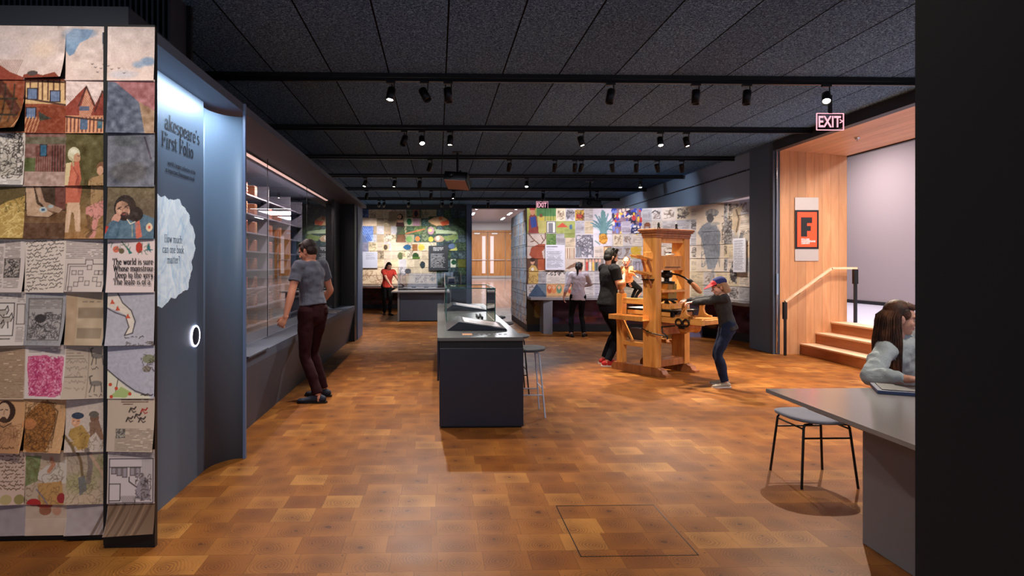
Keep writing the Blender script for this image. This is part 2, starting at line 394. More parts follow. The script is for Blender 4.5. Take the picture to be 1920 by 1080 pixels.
gr = empty('ceiling_grille', 'black slatted ventilation grille high in the top left corner', 'grille', (-2.7, 4.6, 3.0))
MB().box(-.7, .75, .3, .34, 0, .545).build('backing', M['black'], gr)
sl2 = MB()
for k in range(36): sl2.box(-.7+k*.04, -.685+k*.04, .0, .3, 0, .545)
sl2.build('slats', M['dark'], gr); MB().box(-.72, .77, -.02, .34, -.012, 0).build('frame', M['black'], gr)
# ================================================================ painter: colours for printed sheets, drawn with numpy
rng = np.random.default_rng(7)
class Canvas:
    def __init__(s, x0, y0, x1, y1, sc=1.0, bg=(.8, .74, .68)):
        s.x0, s.y0, s.sc = x0, y0, sc
        s.w = int(round((x1-x0)*sc)); s.h = int(round((y1-y0)*sc))
        s.a = np.empty((s.h, s.w, 3), np.float32); s.a[:] = bg
        s.items = []
    def _win(s, x0, y0, x1, y1):
        i0 = max(0, int((x0-s.x0)*s.sc)-1); i1 = min(s.w, int((x1-s.x0)*s.sc)+2)
        j0 = max(0, int((y0-s.y0)*s.sc)-1); j1 = min(s.h, int((y1-s.y0)*s.sc)+2)
        if i1 <= i0 or j1 <= j0: return None
        X, Y = np.meshgrid((np.arange(i0, i1)+.5)/s.sc+s.x0, (np.arange(j0, j1)+.5)/s.sc+s.y0)
        return (slice(j0, j1), slice(i0, i1)), X, Y
    def _put(s, sl, mask, col):
        mask = mask[..., None]; s.a[sl] = s.a[sl]*(1-mask)+np.array(col, np.float32)*mask
    def name(s, x0, y0, x1, y1, d): s.items.append((x0, y0, x1, y1, d)); return s
    def rect(s, x0, y0, x1, y1, col, al=1):
        r = s._win(x0, y0, x1, y1)
        if r: sl, X, Y = r; s._put(sl, ((X >= x0) & (X < x1) & (Y >= y0) & (Y < y1))*al, col)
        return s
    def grad(s, x0, y0, x1, y1, c0, c1):
        r = s._win(x0, y0, x1, y1)
        if r:
            sl, X, Y = r; m = ((X >= x0) & (X < x1) & (Y >= y0) & (Y < y1))[..., None]; t = np.clip((Y-y0)/(y1-y0), 0, 1)[..., None]
            s.a[sl] = np.where(m, np.array(c0)*(1-t)+np.array(c1)*t, s.a[sl])
        return s
    def ell(s, cx, cy, rx, ry, col, al=1, ang=0, soft=0):
        R = max(rx, ry); r = s._win(cx-R, cy-R, cx+R, cy+R)
        if r:
            sl, X, Y = r; c, q = math.cos(ang), math.sin(ang); dx, dy = X-cx, Y-cy
            d = ((dx*c+dy*q)/rx)**2+((-dx*q+dy*c)/ry)**2
            m = (d < 1)*1.0 if not soft else np.clip((1-d)/soft, 0, 1)
            s._put(sl, m*al, col)
        return s
    def poly(s, pts, col, al=1):
        xs = [p[0] for p in pts]; ys = [p[1] for p in pts]; r = s._win(min(xs), min(ys), max(xs), max(ys))
        if r:
            sl, X, Y = r; ins = np.zeros(X.shape, bool); n = len(pts)
            for i in range(n):
                xa, ya = pts[i]; xb, yb = pts[(i+1) % n]
                if ya == yb: continue
                ins ^= ((ya > Y) != (yb > Y)) & (X < (xb-xa)*(Y-ya)/(yb-ya)+xa)
            s._put(sl, ins*al, col)
        return s
    def line(s, pts, w, col, al=1):
        for (xa, ya), (xb, yb) in zip(pts[:-1], pts[1:]):
            r = s._win(min(xa, xb)-w, min(ya, yb)-w, max(xa, xb)+w, max(ya, yb)+w)
            if not r: continue
            sl, X, Y = r; dx, dy = xb-xa, yb-ya; L = dx*dx+dy*dy+1e-9
            t = np.clip(((X-xa)*dx+(Y-ya)*dy)/L, 0, 1); d = np.hypot(X-xa-t*dx, Y-ya-t*dy)
            s._put(sl, np.clip(w/2-d+.5/s.sc, 0, 1/s.sc)*s.sc*al, col)
        return s
    def box(s, x0, y0, x1, y1, w, col, al=1): return s.line([(x0, y0), (x1, y0), (x1, y1), (x0, y1), (x0, y0)], w, col, al)
    def text(s, x0, y0, x1, y1, lh=3.2, col=(.2, .16, .14), al=.6, w=1.1, dens=.8, slope=0, ragged=0):
        y = y0
        while y < y1:
            x = x0; xe = x1-rng.random()*ragged*(x1-x0)
            while x < xe:
                l = 1.5+rng.random()*7
                if rng.random() < dens: s.line([(x, y+slope*(x-x0)), (min(x+l, xe), y+slope*(min(x+l, xe)-x0))], w, col, al*(.6+.4*rng.random()))
                x += l+1.3
            y += lh
        return s
    def script(s, x0, y0, x1, y1, lh=7, col=(.25, .17, .12), al=.8, w=.9, slope=0):
        y = y0
        while y < y1:
            x = x0+rng.random()*4; p = []
            while x < x1:
                p.append((x, y+slope*(x-x0)+rng.normal()*lh*.2)); x += 1.4+rng.random()
                if rng.random() < .12:
                    if len(p) > 1: s.line(p, w, col, al)
                    p = []; x += 2
            if len(p) > 1: s.line(p, w, col, al)
            y += lh
        return s
    def scribble(s, x0, y0, x1, y1, n, w, col, al=.7, L=8):
        for _ in range(n):
            x = x0+rng.random()*(x1-x0); y = y0+rng.random()*(y1-y0); a = rng.random()*6.28; p = [(x, y)]
            for k in range(4):
                a += rng.normal()*.7; x = min(max(x+math.cos(a)*L/3, x0), x1); y = min(max(y+math.sin(a)*L/3, y0), y1); p.append((x, y))
            s.line(p, w, col, al)
        return s
    def hatch(s, x0, y0, x1, y1, step, w, col, al=.6, sl=.3):
        x = x0
        while x < x1: s.line([(x, y0), (min(x+sl*(y1-y0), x1), y1)], w, col, al); x += step
        return s
    def noise(s, x0, y0, x1, y1, amp=.05, cell=6, tint=(1, 1, 1)):
        r = s._win(x0, y0, x1, y1)
        if r:
            sl, X, Y = r; gh, gw = int((y1-y0)/cell)+3, int((x1-x0)/cell)+3; g = rng.normal(size=(gh, gw))
            fx = np.clip((X-x0)/cell, 0, gw-1.01); fy = np.clip((Y-y0)/cell, 0, gh-1.01); ix = fx.astype(int); iy = fy.astype(int); tx = fx-ix; ty = fy-iy
            v = (g[iy, ix]*(1-tx)+g[iy, ix+1]*tx)*(1-ty)+(g[iy+1, ix]*(1-tx)+g[iy+1, ix+1]*tx)*ty
            s.a[sl] = np.clip(s.a[sl]+(v*amp)[..., None]*np.array(tint), 0, 1)
        return s
    def crop(s, x0, y0, x1, y1, nx, ny):
        """sample (ny, nx) colours, row 0 at the top"""
        xs = np.clip(((np.linspace(x0, x1, nx)-s.x0)*s.sc).astype(int), 0, s.w-1); ys = np.clip(((np.linspace(y0, y1, ny)-s.y0)*s.sc).astype(int), 0, s.h-1)
        return s.a[np.ix_(ys, xs)]
    def what(s, x0, y0, x1, y1, default):
        best, bd = 0, default
        for a0, b0, a1, b1, d in s.items:
            ov = max(0, min(x1, a1)-max(x0, a0))*max(0, min(y1, b1)-max(y0, b0)); A = (a1-a0)*(b1-b0); S = (x1-x0)*(y1-y0)
            sc = ov/S+.3*(ov/A if ov > .12*S else 0)
            if ov > .08*S and sc >= best: best, bd = sc, d
        return bd
def sheet_mesh(cols, pts):
    """cols (ny,nx,3) srgb, pts (ny,nx,3)"""
    ny, nx = cols.shape[:2]; me = bpy.data.meshes.new('sheet'); nv = nx*ny; nf = (nx-1)*(ny-1)
    me.vertices.add(nv); me.vertices.foreach_set('co', np.ascontiguousarray(pts, np.float32).ravel())
    i = np.arange(nv).reshape(ny, nx); q = np.stack([i[1:, :-1], i[1:, 1:], i[:-1, 1:], i[:-1, :-1]], -1).reshape(-1)
    me.loops.add(nf*4); me.loops.foreach_set('vertex_index', q.astype(np.int32)); me.polygons.add(nf)
    me.polygons.foreach_set('loop_start', np.arange(0, nf*4, 4, dtype=np.int32)); me.polygons.foreach_set('loop_total', np.full(nf, 4, np.int32))
    me.polygons.foreach_set('use_smooth', np.ones(nf, bool)); me.update(calc_edges=True)
    at = me.color_attributes.new('Col', 'BYTE_COLOR', 'POINT'); c = np.ones((nv, 4), np.float32); c[:, :3] = np.clip(cols.reshape(-1, 3), 0, 1)
    at.data.foreach_set('color_srgb', c.ravel()); return me
def curled(x0, x1, z0, z1, nx, ny, curl, side, y):
    """a hanging sheet in local coordinates: flat at the top, lifting off the wall (towards -y) at its lower edge"""
    U, V = np.meshgrid(np.linspace(0, 1, nx), np.linspace(0, 1, ny))
    P = np.zeros((ny, nx, 3), np.float32); P[..., 0] = x0+(x1-x0)*U; P[..., 2] = z1-(z1-z0)*V
    lift = V**2.2*curl*(.35+.65*(U if side > 0 else 1-U))+.004*V
    P[..., 1] = y-lift; P[..., 2] += V**3*curl*.15
    return P

# ---------------------------------------------------------------- left wall art, drawn in one big layout, then cut into sheets
C = Canvas(-15, 55, 300, 1000, 1.0, (.84, .76, .70)); ink = (.22, .17, .16)
# sky and houses
C.grad(-15, 58, 300, 200, (.82, .75, .72), (.92, .80, .74)).noise(-15, 58, 300, 158, .035, 14)
C.poly([(134, 75), (150, 62), (185, 64), (176, 80), (160, 88), (150, 108), (142, 112), (134, 100)], (.50, .60, .70)).ell(285, 121, 17, 10, (.50, .58, .68), .9, 0, .7).ell(268, 127, 14, 8, (.56, .63, .72), .8, 0, .8).ell(240, 145, 34, 10, (.74, .74, .78), .6, 0, .9).ell(20, 100, 40, 24, (.76, .70, .70), .5, 0, .9).ell(95, 100, 30, 22, (.92, .80, .68), .5, 0, .9)
C.ell(150, 72, 26, 14, (.60, .66, .75), .7, 0, .8).ell(176, 70, 18, 10, (.52, .60, .70), .7, 0, .8).ell(160, 128, 30, 14, (.95, .86, .80), .6, 0, .9).noise(120, 58, 215, 120, .05, 9)
for x, y in ((184, 127), (190, 133), (194, 142), (200, 135), (212, 130), (219, 136), (232, 134), (205, 128), (242, 143)): C.line([(x-2, y-1), (x, y), (x+2, y-1)], 1, (.3, .25, .25))
C.poly([(-15, 112), (0, 118), (35, 142), (60, 152), (60, 160), (-15, 160)], (.60, .28, .20)).hatch(-15, 120, 60, 158, 3, .8, (.40, .18, .14), .6, -.4)
C.name(-15, 58, 60, 157, 'a cloudy sky over a red tiled roof').name(61, 58, 134, 157, 'pale cloudy sky above a thin strip of roofs').name(135, 58, 208, 157, 'a blue gap in pink clouds').name(210, 58, 297, 157, 'pink clouds with a few small birds')
C.poly([(61, 150), (78, 146), (100, 152), (122, 146), (132, 156), (132, 160), (61, 160)], (.55, .27, .20)).ell(79, 147, 10, 5, (.35, .30, .28))
C.rect(-15, 158, 61, 255, (.50, .31, .18)).poly([(-15, 158), (20, 158), (60, 215), (52, 235), (20, 185), (-15, 175)], (.36, .20, .15)).poly([(20, 158), (60, 158), (61, 205)], (.58, .30, .20))
for x in (-6, 10, 26, 42): C.line([(x, 165), (x, 240)], 3, (.24, .20, .15), .8)
C.line([(-15, 192), (48, 192)], 3.5, (.24, .2, .15)).line([(-15, 222), (55, 226)], 3.5, (.22, .18, .14)).ell(4, 222, 6, 5, (.85, .65, .3), .8).noise(-15, 158, 60, 255, .05, 5)
C.name(-15, 158, 60, 255, 'a brown timber gable under a red roof')
C.rect(61, 158, 135, 255, (.86, .70, .50)).rect(61, 200, 135, 255, (.58, .30, .20)).poly([(95, 200), (135, 205), (135, 255), (78, 255)], (.55, .26, .16))
for x in (61, 70, 84, 92, 102, 112, 123, 133): C.line([(x, 158), (x, 192)], 2.4, (.34, .20, .16))
C.line([(61, 190), (135, 202)], 3.2, (.30, .20, .16)).line([(61, 160), (135, 160)], 2.5, (.34, .2, .16))
for x, y in ((74, 182), (115, 186), (72, 218)): C.rect(x-9, y-10, x+9, y+10, (.30, .36, .50)).hatch(x-9, y-10, x+9, y+10, 3, 1, (.75, .8, .85), .8, 0).box(x-9, y-10, x+9, y+10, 1.8, (.25, .18, .18))
C.hatch(64, 226, 92, 252, 6, 3, (.85, .62, .45), .9, -.3).poly([(85, 215), (110, 228), (88, 232)], (.22, .26, .22)).hatch(95, 205, 135, 255, 4, .9, (.40, .18, .12), .6, -.8).noise(61, 158, 135, 255, .04, 4)
C.name(61, 158, 135, 255, 'a half timbered upper storey with leaded windows')
C.rect(135, 158, 209, 255, (.90, .80, .76)).poly([(135, 205), (170, 168), (188, 202), (200, 178), (209, 190), (209, 228), (135, 228)], (.58, .26, .20)).rect(135, 222, 209, 255, (.88, .62, .46))
C.poly([(160, 215), (172, 172), (186, 205), (180, 226), (160, 226)], (.82, .58, .46)).line([(158, 205), (172, 168), (188, 203)], 2.5, (.30, .18, .15)).line([(188, 215), (201, 176), (209, 190)], 2.5, (.30, .18, .15))
C.hatch(138, 226, 209, 252, 7, 2.6, (.38, .20, .18), .9, 0).rect(162, 228, 176, 248, (.35, .42, .52)).rect(160, 205, 178, 213, (.36, .42, .52)).rect(194, 228, 203, 246, (.3, .42, .46)).hatch(135, 185, 209, 225, 4, .8, (.40, .16, .14), .5, .8).line([(135, 224), (209, 232)], 3, (.3, .2, .18)).noise(135, 158, 209, 255, .035, 4)
C.name(135, 158, 209, 255, 'two steep red gables of a half timbered house')
C.rect(209, 158, 300, 255, (.62, .40, .40)).poly([(209, 158), (225, 160), (262, 190), (280, 210), (280, 255), (209, 255)], (.36, .38, .44)).poly([(268, 195), (300, 215), (300, 255), (280, 255)], (.62, .50, .40)).noise(209, 158, 300, 255, .07, 7)
C.name(209, 158, 300, 255, 'a grey rock against a dusty red slope')
# row 3
C.rect(-15, 255, 61, 353, (.82, .77, .72)).scribble(-15, 256, 58, 340, 150, 1.3, (.2, .17, .15), .7, 14).rect(0, 262, 38, 300, (.9, .86, .8), .5).ell(30, 296, 8, 10, (.75, .7, .65)).poly([(20, 300), (44, 300), (50, 330), (8, 338)], (.72, .68, .62)).scribble(5, 262, 55, 336, 70, 1, (.15, .12, .1), .8, 9).rect(-15, 342, 61, 353, (.86, .82, .78)).text(-15, 344, 58, 351, 3)
C.name(-15, 255, 61, 353, 'an engraving of a seated woman in a kitchen')
C.rect(61, 255, 134, 353, (.52, .37, .33)).rect(61, 262, 134, 275, (.42, .38, .30)).rect(80, 278, 132, 326, (.46, .28, .24)).rect(88, 276, 100, 297, (.22, .38, .48)).box(88, 276, 100, 297, 1.5, (.2, .15, .15)).hatch(80, 298, 110, 325, 4, 1.5, (.65, .48, .42), .8, 0).hatch(110, 278, 132, 325, 5, 2, (.25, .16, .15), .8, 0).rect(61, 300, 80, 326, (.36, .38, .22)).poly([(61, 326), (134, 326), (134, 353), (61, 353)], (.68, .56, .50)).noise(61, 255, 134, 353, .05, 5)
C.name(61, 255, 134, 353, 'a dark timber shed with a small blue window')
C.rect(134, 255, 209, 451, (.36, .32, .18)).grad(134, 353, 209, 451, (.40, .33, .2), (.68, .50, .32)).noise(134, 255, 209, 451, .06, 9)
C.ell(150, 293, 11, 13, (.84, .80, .66)).ell(156, 300, 6, 9, (.78, .58, .44)).poly([(138, 310), (160, 306), (166, 340), (160, 385), (134, 385), (134, 330)], (.78, .42, .32)).poly([(136, 310), (146, 308), (142, 352), (134, 352)], (.86, .76, .58)).poly([(138, 383), (160, 383), (162, 400), (164, 436), (155, 436), (150, 402), (146, 400), (142, 438), (134, 438)], (.84, .68, .55))
C.ell(152, 340, 8, 24, (.86, .50, .38), .5, 0, .8).ell(160, 352, 5, 26, (.58, .28, .22), .6, 0, .8).ell(150, 288, 8, 6, (.94, .92, .82), .7, 0, .8).line([(142, 298), (148, 304), (150, 314)], 3, (.72, .66, .5)).line([(157, 296), (160, 297)], 1.2, (.3, .2, .15)).line([(150, 318), (160, 335), (156, 350)], 2, (.55, .26, .2), .7).ell(142, 410, 3, 24, (.92, .78, .66), .5, 0, .8).ell(160, 412, 3, 22, (.92, .78, .66), .5, 0, .8).ell(202, 318, 9, 11, (.50, .34, .24)).ell(200, 324, 6, 9, (.80, .60, .48)).poly([(180, 340), (209, 330), (209, 395), (180, 385)], (.66, .52, .36)).poly([(172, 392), (205, 376), (209, 400), (196, 414), (192, 448), (182, 448), (186, 410), (172, 404)], (.82, .55, .50)).line([(176, 408), (184, 438), (178, 446)], 7, (.50, .36, .24)).scribble(172, 340, 208, 440, 40, 1.2, (.3, .22, .15), .5)
C.name(134, 255, 209, 353, 'a figure in white helmet and red coat').name(134, 353, 209, 451, 'legs of a figure in red beside a booted man')
C.rect(209, 255, 300, 353, (.42, .42, .46)).ell(250, 325, 40, 24, (.34, .33, .32), .8, 0, .6).ell(245, 268, 35, 14, (.36, .37, .38), .8, 0, .7).line([(278, 262), (290, 300)], 3, (.30, .26, .3)).noise(209, 255, 300, 353, .05, 8)
C.name(209, 255, 300, 353, 'a murky grey landscape with faint trees')
# row 4
C.rect(-15, 353, 61, 451, (.40, .33, .20)).ell(-5, 372, 18, 20, (.55, .28, .18)).poly([(-15, 410), (30, 380), (61, 370), (61, 451), (-15, 451)], (.72, .58, .32)).scribble(-15, 385, 60, 450, 130, 1.4, (.90, .78, .50), .6, 10).scribble(0, 360, 60, 400, 40, 1.2, (.35, .30, .15), .6)
C.name(-15, 353, 61, 451, 'loose yellow straw in dark shade')
C.rect(61, 353, 134, 451, (.30, .22, .16)).rect(61, 418, 134, 451, (.38, .26, .18)).rect(115, 353, 134, 396, (.44, .26, .22)).rect(61, 398, 134, 420, (.50, .36, .24), .8)
C.poly([(62, 353), (76, 353), (82, 385), (100, 396), (112, 403), (104, 410), (66, 408), (64, 392)], (.76, .62, .50)).poly([(78, 353), (88, 353), (96, 380), (128, 395), (122, 402), (100, 396), (86, 380)], (.68, .54, .44)).ell(94, 396, 7, 5, (.72, .74, .72)).ell(94, 396, 3.5, 2.5, (.25, .35, .45)).ell(107, 390, 5, 3.5, (.7, .72, .7)).line([(64, 408), (104, 410), (118, 402)], 1.6, (.3, .2, .15)).noise(61, 353, 134, 451, .04, 6)
C.name(61, 353, 134, 451, 'two buckled shoes and stockinged ankles')
C.grad(209, 353, 300, 451, (.44, .38, .28), (.36, .30, .26)).poly([(209, 430), (225, 410), (245, 395), (272, 402), (297, 412), (300, 451), (209, 451)], (.33, .42, .48))
C.ell(243, 392, 20, 24, (.20, .15, .13)).ell(262, 404, 14, 14, (.20, .15, .13)).ell(239, 396, 12.5, 17, (.74, .56, .46), 1, -.25).ell(243, 408, 8, 8, (.22, .15, .13)).ell(241, 404, 3.5, 1.6, (.55, .3, .28)).line([(231, 393), (236, 391)], 1.6, (.2, .12, .1)).line([(243, 390), (249, 388)], 1.6, (.2, .12, .1)).line([(239, 394), (238, 401)], 1.2, (.55, .38, .3)).ell(228, 412, 7, 10, (.76, .56, .48), 1, .5).poly([(210, 448), (222, 415), (238, 420), (232, 451)], (.28, .37, .44)).poly([(262, 420), (270, 415), (276, 446), (266, 450)], (.78, .42, .34)).ell(288, 428, 6, 8, (.82, .72, .6)).ell(288, 428, 2.5, 3, (.8, .3, .25)).poly([(209, 426), (216, 426), (212, 440), (209, 440)], (.7, .25, .2)).noise(209, 353, 300, 451, .03, 5)
C.ell(234, 399, 5, 7, (.84, .66, .56), .6, 0, .8).ell(246, 398, 4, 10, (.58, .40, .33), .5, 0, .8).ell(236, 402, 2, 2.5, (.85, .6, .5), .8, 0, .8).line([(229, 395), (233, 394), (236, 396)], 1, (.15, .1, .1)).line([(241, 393), (245, 391), (248, 393)], 1, (.15, .1, .1)).ell(255, 425, 16, 10, (.40, .50, .56), .5, 0, .9).ell(225, 435, 8, 14, (.40, .49, .55), .5, .4, .9).line([(248, 414), (254, 422), (262, 418)], 2, (.82, .78, .7)).line([(257, 424), (259, 446)], 1, (.75, .7, .5)).ell(250, 385, 18, 10, (.30, .22, .17), .4, 0, .9)
C.name(209, 353, 300, 451, 'a painted bearded man in blue leaning on one hand')
C.noise(-15, 58, 300, 451, .022, 2.2)
# row 5 text
C.rect(-15, 451, 61, 549, (.83, .76, .72)).text(-15, 455, 22, 540, 2.6, al=.7).text(26, 455, 52, 484, 2.6, al=.7).rect(25, 486, 53, 521, (.70, .64, .6)).scribble(26, 488, 52, 520, 60, 1, (.2, .18, .17), .8, 7).box(25, 486, 53, 521, 1, ink).text(26, 524, 53, 542, 2.6)
C.name(-15, 451, 61, 549, 'a page of columns with a small woodcut')
C.rect(61, 451, 134, 549, (.86, .79, .73)).script(63, 458, 131, 547, 6.6, ink, .85, 1.1, -.1); C.name(61, 451, 134, 549, 'dense slanting handwriting')
C.rect(134, 451, 209, 549, (.82, .75, .71)).text(136, 456, 207, 486, 3.6, al=.75)
for x, y in ((180, 502), (152, 512), (164, 512), (194, 512), (201, 512), (166, 525), (192, 525), (157, 534), (178, 532), (201, 534), (146, 543)): C.box(x-4, y-4, x+4, y+4, .9, ink, .8)
C.line([(138, 545), (140, 496), (172, 496), (172, 488), (185, 488), (186, 496), (209, 496)], 1, ink).line([(143, 545), (144, 500), (176, 500)], .8, ink); C.name(134, 451, 209, 549, 'a plan of small linked squares under a block of print')
C.rect(209, 451, 300, 549, (.85, .77, .75)).ell(226, 469, 6, 6, (.80, .42, .33)).ell(236, 472, 5, 5, (.4, .35, .25)).ell(268, 466, 6.5, 10, (.72, .22, .16)).line([(236, 455), (252, 475)], 1.5, (.2, .35, .25)).poly([(244, 462), (256, 476), (250, 478)], (.2, .45, .42)).poly([(286, 455), (290, 475), (282, 468)], (.2, .42, .45)).line([(280, 470), (292, 470)], 1.6, (.2, .4, .4)).scribble(212, 456, 296, 478, 14, 1.2, (.25, .35, .28), .6)
C.name(209, 451, 300, 549, 'red flowers above large black lettering')
# row 6
C.rect(-15, 550, 61, 647, (.82, .76, .72)).text(-12, 553, 44, 562, 3).rect(-15, 568, 42, 628, (.85, .80, .76)).box(-15, 568, 42, 628, 1.4, ink)
for cx, cy in ((18, 585), (26, 598), (12, 610)):
    C.ell(cx, cy, 13, 6, (.7, .65, .6)).line([(cx-13, cy), (cx-10, cy-10), (cx-3, cy-4), (cx+8, cy-5), (cx+12, cy-12), (cx+14, cy-4), (cx+11, cy+3)], 1.5, ink).line([(cx-9, cy+3), (cx-10, cy+16)], 1.6, ink).line([(cx-4, cy+4), (cx-3, cy+16)], 1.6, ink).line([(cx+6, cy+4), (cx+7, cy+16)], 1.6, ink)
C.text(4, 634, 38, 638, 5, al=1, w=2.2, dens=1).text(48, 553, 60, 566, 3).box(47, 570, 61, 606, 1, ink).text(48, 612, 60, 640, 3); C.name(-15, 550, 61, 647, 'a woodcut of three horses')
C.rect(62, 550, 136, 647, (.62, .60, .60)).scribble(62, 550, 136, 647, 90, .8, (.45, .43, .42), .5).rect(68, 560, 128, 636, (.66, .62, .60)).text(70, 562, 126, 580, 3, al=.6).ell(90, 596, 10, 8, (.25, .23, .22)).scribble(68, 585, 128, 634, 170, 1, (.22, .2, .2), .6, 8).box(68, 560, 128, 636, 1.4, (.35, .32, .3)); C.name(62, 550, 136, 647, 'a dense grey engraving of figures by an arch')
C.rect(136, 550, 209, 647, (.74, .64, .53)).rect(136, 550, 156, 647, (.72, .60, .48)).text(166, 566, 198, 569, 4, al=.7).hatch(159, 577, 204, 595, 2, 1, (.3, .25, .2), .7, 0).hatch(159, 615, 204, 633, 2, 1, (.3, .25, .2), .7, 0).noise(136, 550, 209, 647, .03, 12); C.name(136, 550, 209, 647, 'a tan page with two combs of fine lines')
C.rect(209, 550, 300, 647, (.68, .66, .69)).poly([(209, 553), (229, 553), (236, 566), (252, 580), (260, 600), (258, 622), (246, 627), (250, 612), (244, 590), (228, 582), (209, 575)], (.84, .78, .72)).line([(229, 551), (238, 568), (254, 582), (262, 602), (258, 624), (244, 628), (251, 612), (244, 592), (226, 586), (209, 577)], 1.8, (.25, .22, .22))
for x, y in ((219, 566), (229, 578), (248, 592)): C.poly([(x-4, y+4), (x, y-5), (x+5, y+4)], (.75, .32, .22))
C.script(244, 632, 280, 636, 7, ink, .9, 1.2).scribble(240, 640, 296, 647, 12, 1.5, (.35, .3, .28), .8).noise(209, 550, 300, 647, .02, 3); C.name(209, 550, 300, 647, 'a map of a peninsula with red towns')
# row 7
C.rect(-15, 648, 61, 744, (.78, .66, .54)).text(-12, 653, 60, 742, 2.9, (.3, .18, .1), .85, 1.2, .95); C.name(-15, 648, 61, 744, 'a tan page of close brown script')
C.rect(62, 648, 134, 744, (.86, .79, .75)).text(68, 652, 126, 661, 3.2, al=.8).poly([(66, 666), (100, 664), (110, 671), (131, 668), (130, 700), (131, 730), (120, 740), (70, 738), (69, 715), (65, 690)], (.84, .42, .54)).scribble(68, 667, 129, 737, 420, 1, (.66, .18, .36), .6, 5).scribble(68, 667, 129, 737, 160, .8, (.96, .74, .80), .7, 4); C.name(62, 648, 134, 744, 'a block of bright pink marbling')
C.rect(134, 648, 209, 744, (.74, .66, .58)).text(136, 656, 170, 672, 5, al=.6).script(136, 676, 175, 725, 12, (.35, .28, .24), .5, .8).line([(136, 704), (168, 704)], .8, ink).rect(176, 650, 178, 744, (.55, .48, .42), .6)
for y in (672, 722): C.ell(192, y-6, 11, 5, (.5, .46, .42)).line([(183, y-6), (180, y-18), (184, y-20)], 2.4, (.35, .31, .28)).line([(185, y-4), (182, y+10)], 1.5, (.3, .26, .24)).line([(201, y-5), (203, y+10)], 1.5, (.3, .26, .24)).line([(190, y-3), (190, y+9)], 1.3, (.3, .26, .24))
C.script(182, 688, 205, 691, 7, ink, .9).script(180, 738, 205, 741, 7, ink, .9); C.name(134, 648, 209, 744, 'a ruled page with small drawings of two animals')
C.rect(209, 648, 300, 744, (.70, .68, .72)).noise(209, 648, 300, 744, .02, 3).poly([(209, 692), (228, 708), (245, 722), (262, 733), (290, 740), (292, 746), (209, 746)], (.85, .82, .72)).line([(209, 690), (228, 706), (247, 720), (262, 730), (285, 738)], 2, (.25, .22, .2)).line([(230, 708), (226, 730)], 1.4, (.3, .25, .22)).poly([(236, 722), (255, 732), (245, 742), (215, 740)], (.66, .72, .45))
for x, y in ((216, 718), (227, 725), (252, 735), (218, 740)): C.ell(x, y, 3, 3.4, (.78, .3, .2))
C.ell(286, 672, 12, 8, (.52, .52, .42)).ell(282, 690, 8, 6, (.55, .50, .45)).scribble(272, 664, 296, 694, 16, 1, ink, .7).script(262, 737, 298, 740, 8, ink, 1, 1.6); C.name(209, 648, 300, 744, 'a coloured chart of a coastline')
# row 8
C.rect(-15, 745, 61, 843, (.80, .60, .42)).ell(26, 768, 18, 20, (.25, .16, .12)).ell(23, 768, 11, 16, (.82, .66, .52)).line([(17, 765), (21, 764)], 1.4, ink).line([(26, 764), (30, 765)], 1.4, ink).line([(24, 766), (23, 773)], 1, (.5, .35, .25)).ell(23, 782, 6, 5, (.3, .2, .15)).poly([(0, 796), (14, 788), (34, 788), (52, 800), (60, 843), (-15, 843)], (.72, .52, .36)).scribble(-12, 790, 58, 828, 70, .9, (.45, .28, .18), .6, 10).line([(10, 788), (24, 796), (38, 788)], 1.4, ink).script(-8, 832, 50, 838, 8, (.35, .2, .12), .9, 1.3); C.name(-15, 745, 61, 843, 'a brown ink portrait of a bearded man')
C.rect(61, 745, 135, 843, (.80, .61, .43)).poly([(62, 775), (80, 758), (92, 748), (112, 752), (118, 775), (112, 805), (105, 838), (70, 843), (61, 830)], (.66, .43, .22)).scribble(62, 752, 116, 840, 190, 1, (.32, .2, .1), .6, 12).line([(100, 748), (120, 768), (116, 800), (108, 826)], 2.5, (.45, .32, .2)).ell(70, 790, 12, 10, (.82, .52, .32), .7); C.name(61, 745, 135, 843, 'a brown hatched study of drapery')
C.rect(135, 745, 211, 940, (.80, .72, .66)).grad(135, 845, 211, 940, (.68, .60, .52), (.76, .66, .55)).ell(160, 900, 40, 22, (.60, .60, .36), .5, 0, .8).ell(198, 870, 20, 26, (.55, .54, .34), .6, 0, .8)
C.ell(187, 780, 8, 9, (.50, .36, .28)).ell(186, 774, 9, 6, (.42, .38, .34)).poly([(178, 788), (195, 784), (206, 820), (199, 820), (190, 806), (180, 815)], (.55, .42, .34)).line([(196, 800), (206, 822)], 4, (.62, .45, .34)).ell(154, 786, 8, 10, (.84, .62, .48)).ell(157, 776, 11, 6, (.22, .26, .32)).poly([(144, 800), (165, 792), (180, 812), (176, 835), (160, 838), (150, 820), (142, 812)], (.70, .55, .30)).line([(170, 815), (150, 830), (148, 824)], 5, (.68, .52, .28)).line([(135, 812), (150, 832), (162, 860), (166, 890), (165, 918)], 5, (.48, .38, .26)).poly([(158, 890), (170, 886), (175, 912), (162, 922)], (.45, .44, .42)).line([(176, 838), (180, 870), (176, 898)], 9, (.52, .46, .42)).line([(180, 850), (200, 880), (207, 895)], 6, (.74, .60, .50)).scribble(137, 850, 209, 938, 70, 1, (.45, .38, .3), .5, 14)
C.ell(152, 788, 3, 4, (.92, .72, .6), .7, 0, .8).line([(149, 786), (151, 785)], 1, (.3, .2, .15)).line([(157, 786), (159, 786)], 1, (.3, .2, .15)).ell(157, 818, 8, 14, (.80, .64, .36), .5, 0, .8).ell(170, 826, 6, 10, (.55, .42, .22), .5, 0, .8).scribble(140, 798, 206, 838, 30, .8, (.35, .25, .15), .5, 8)
C.noise(62, 745, 211, 940, .022, 2.2)
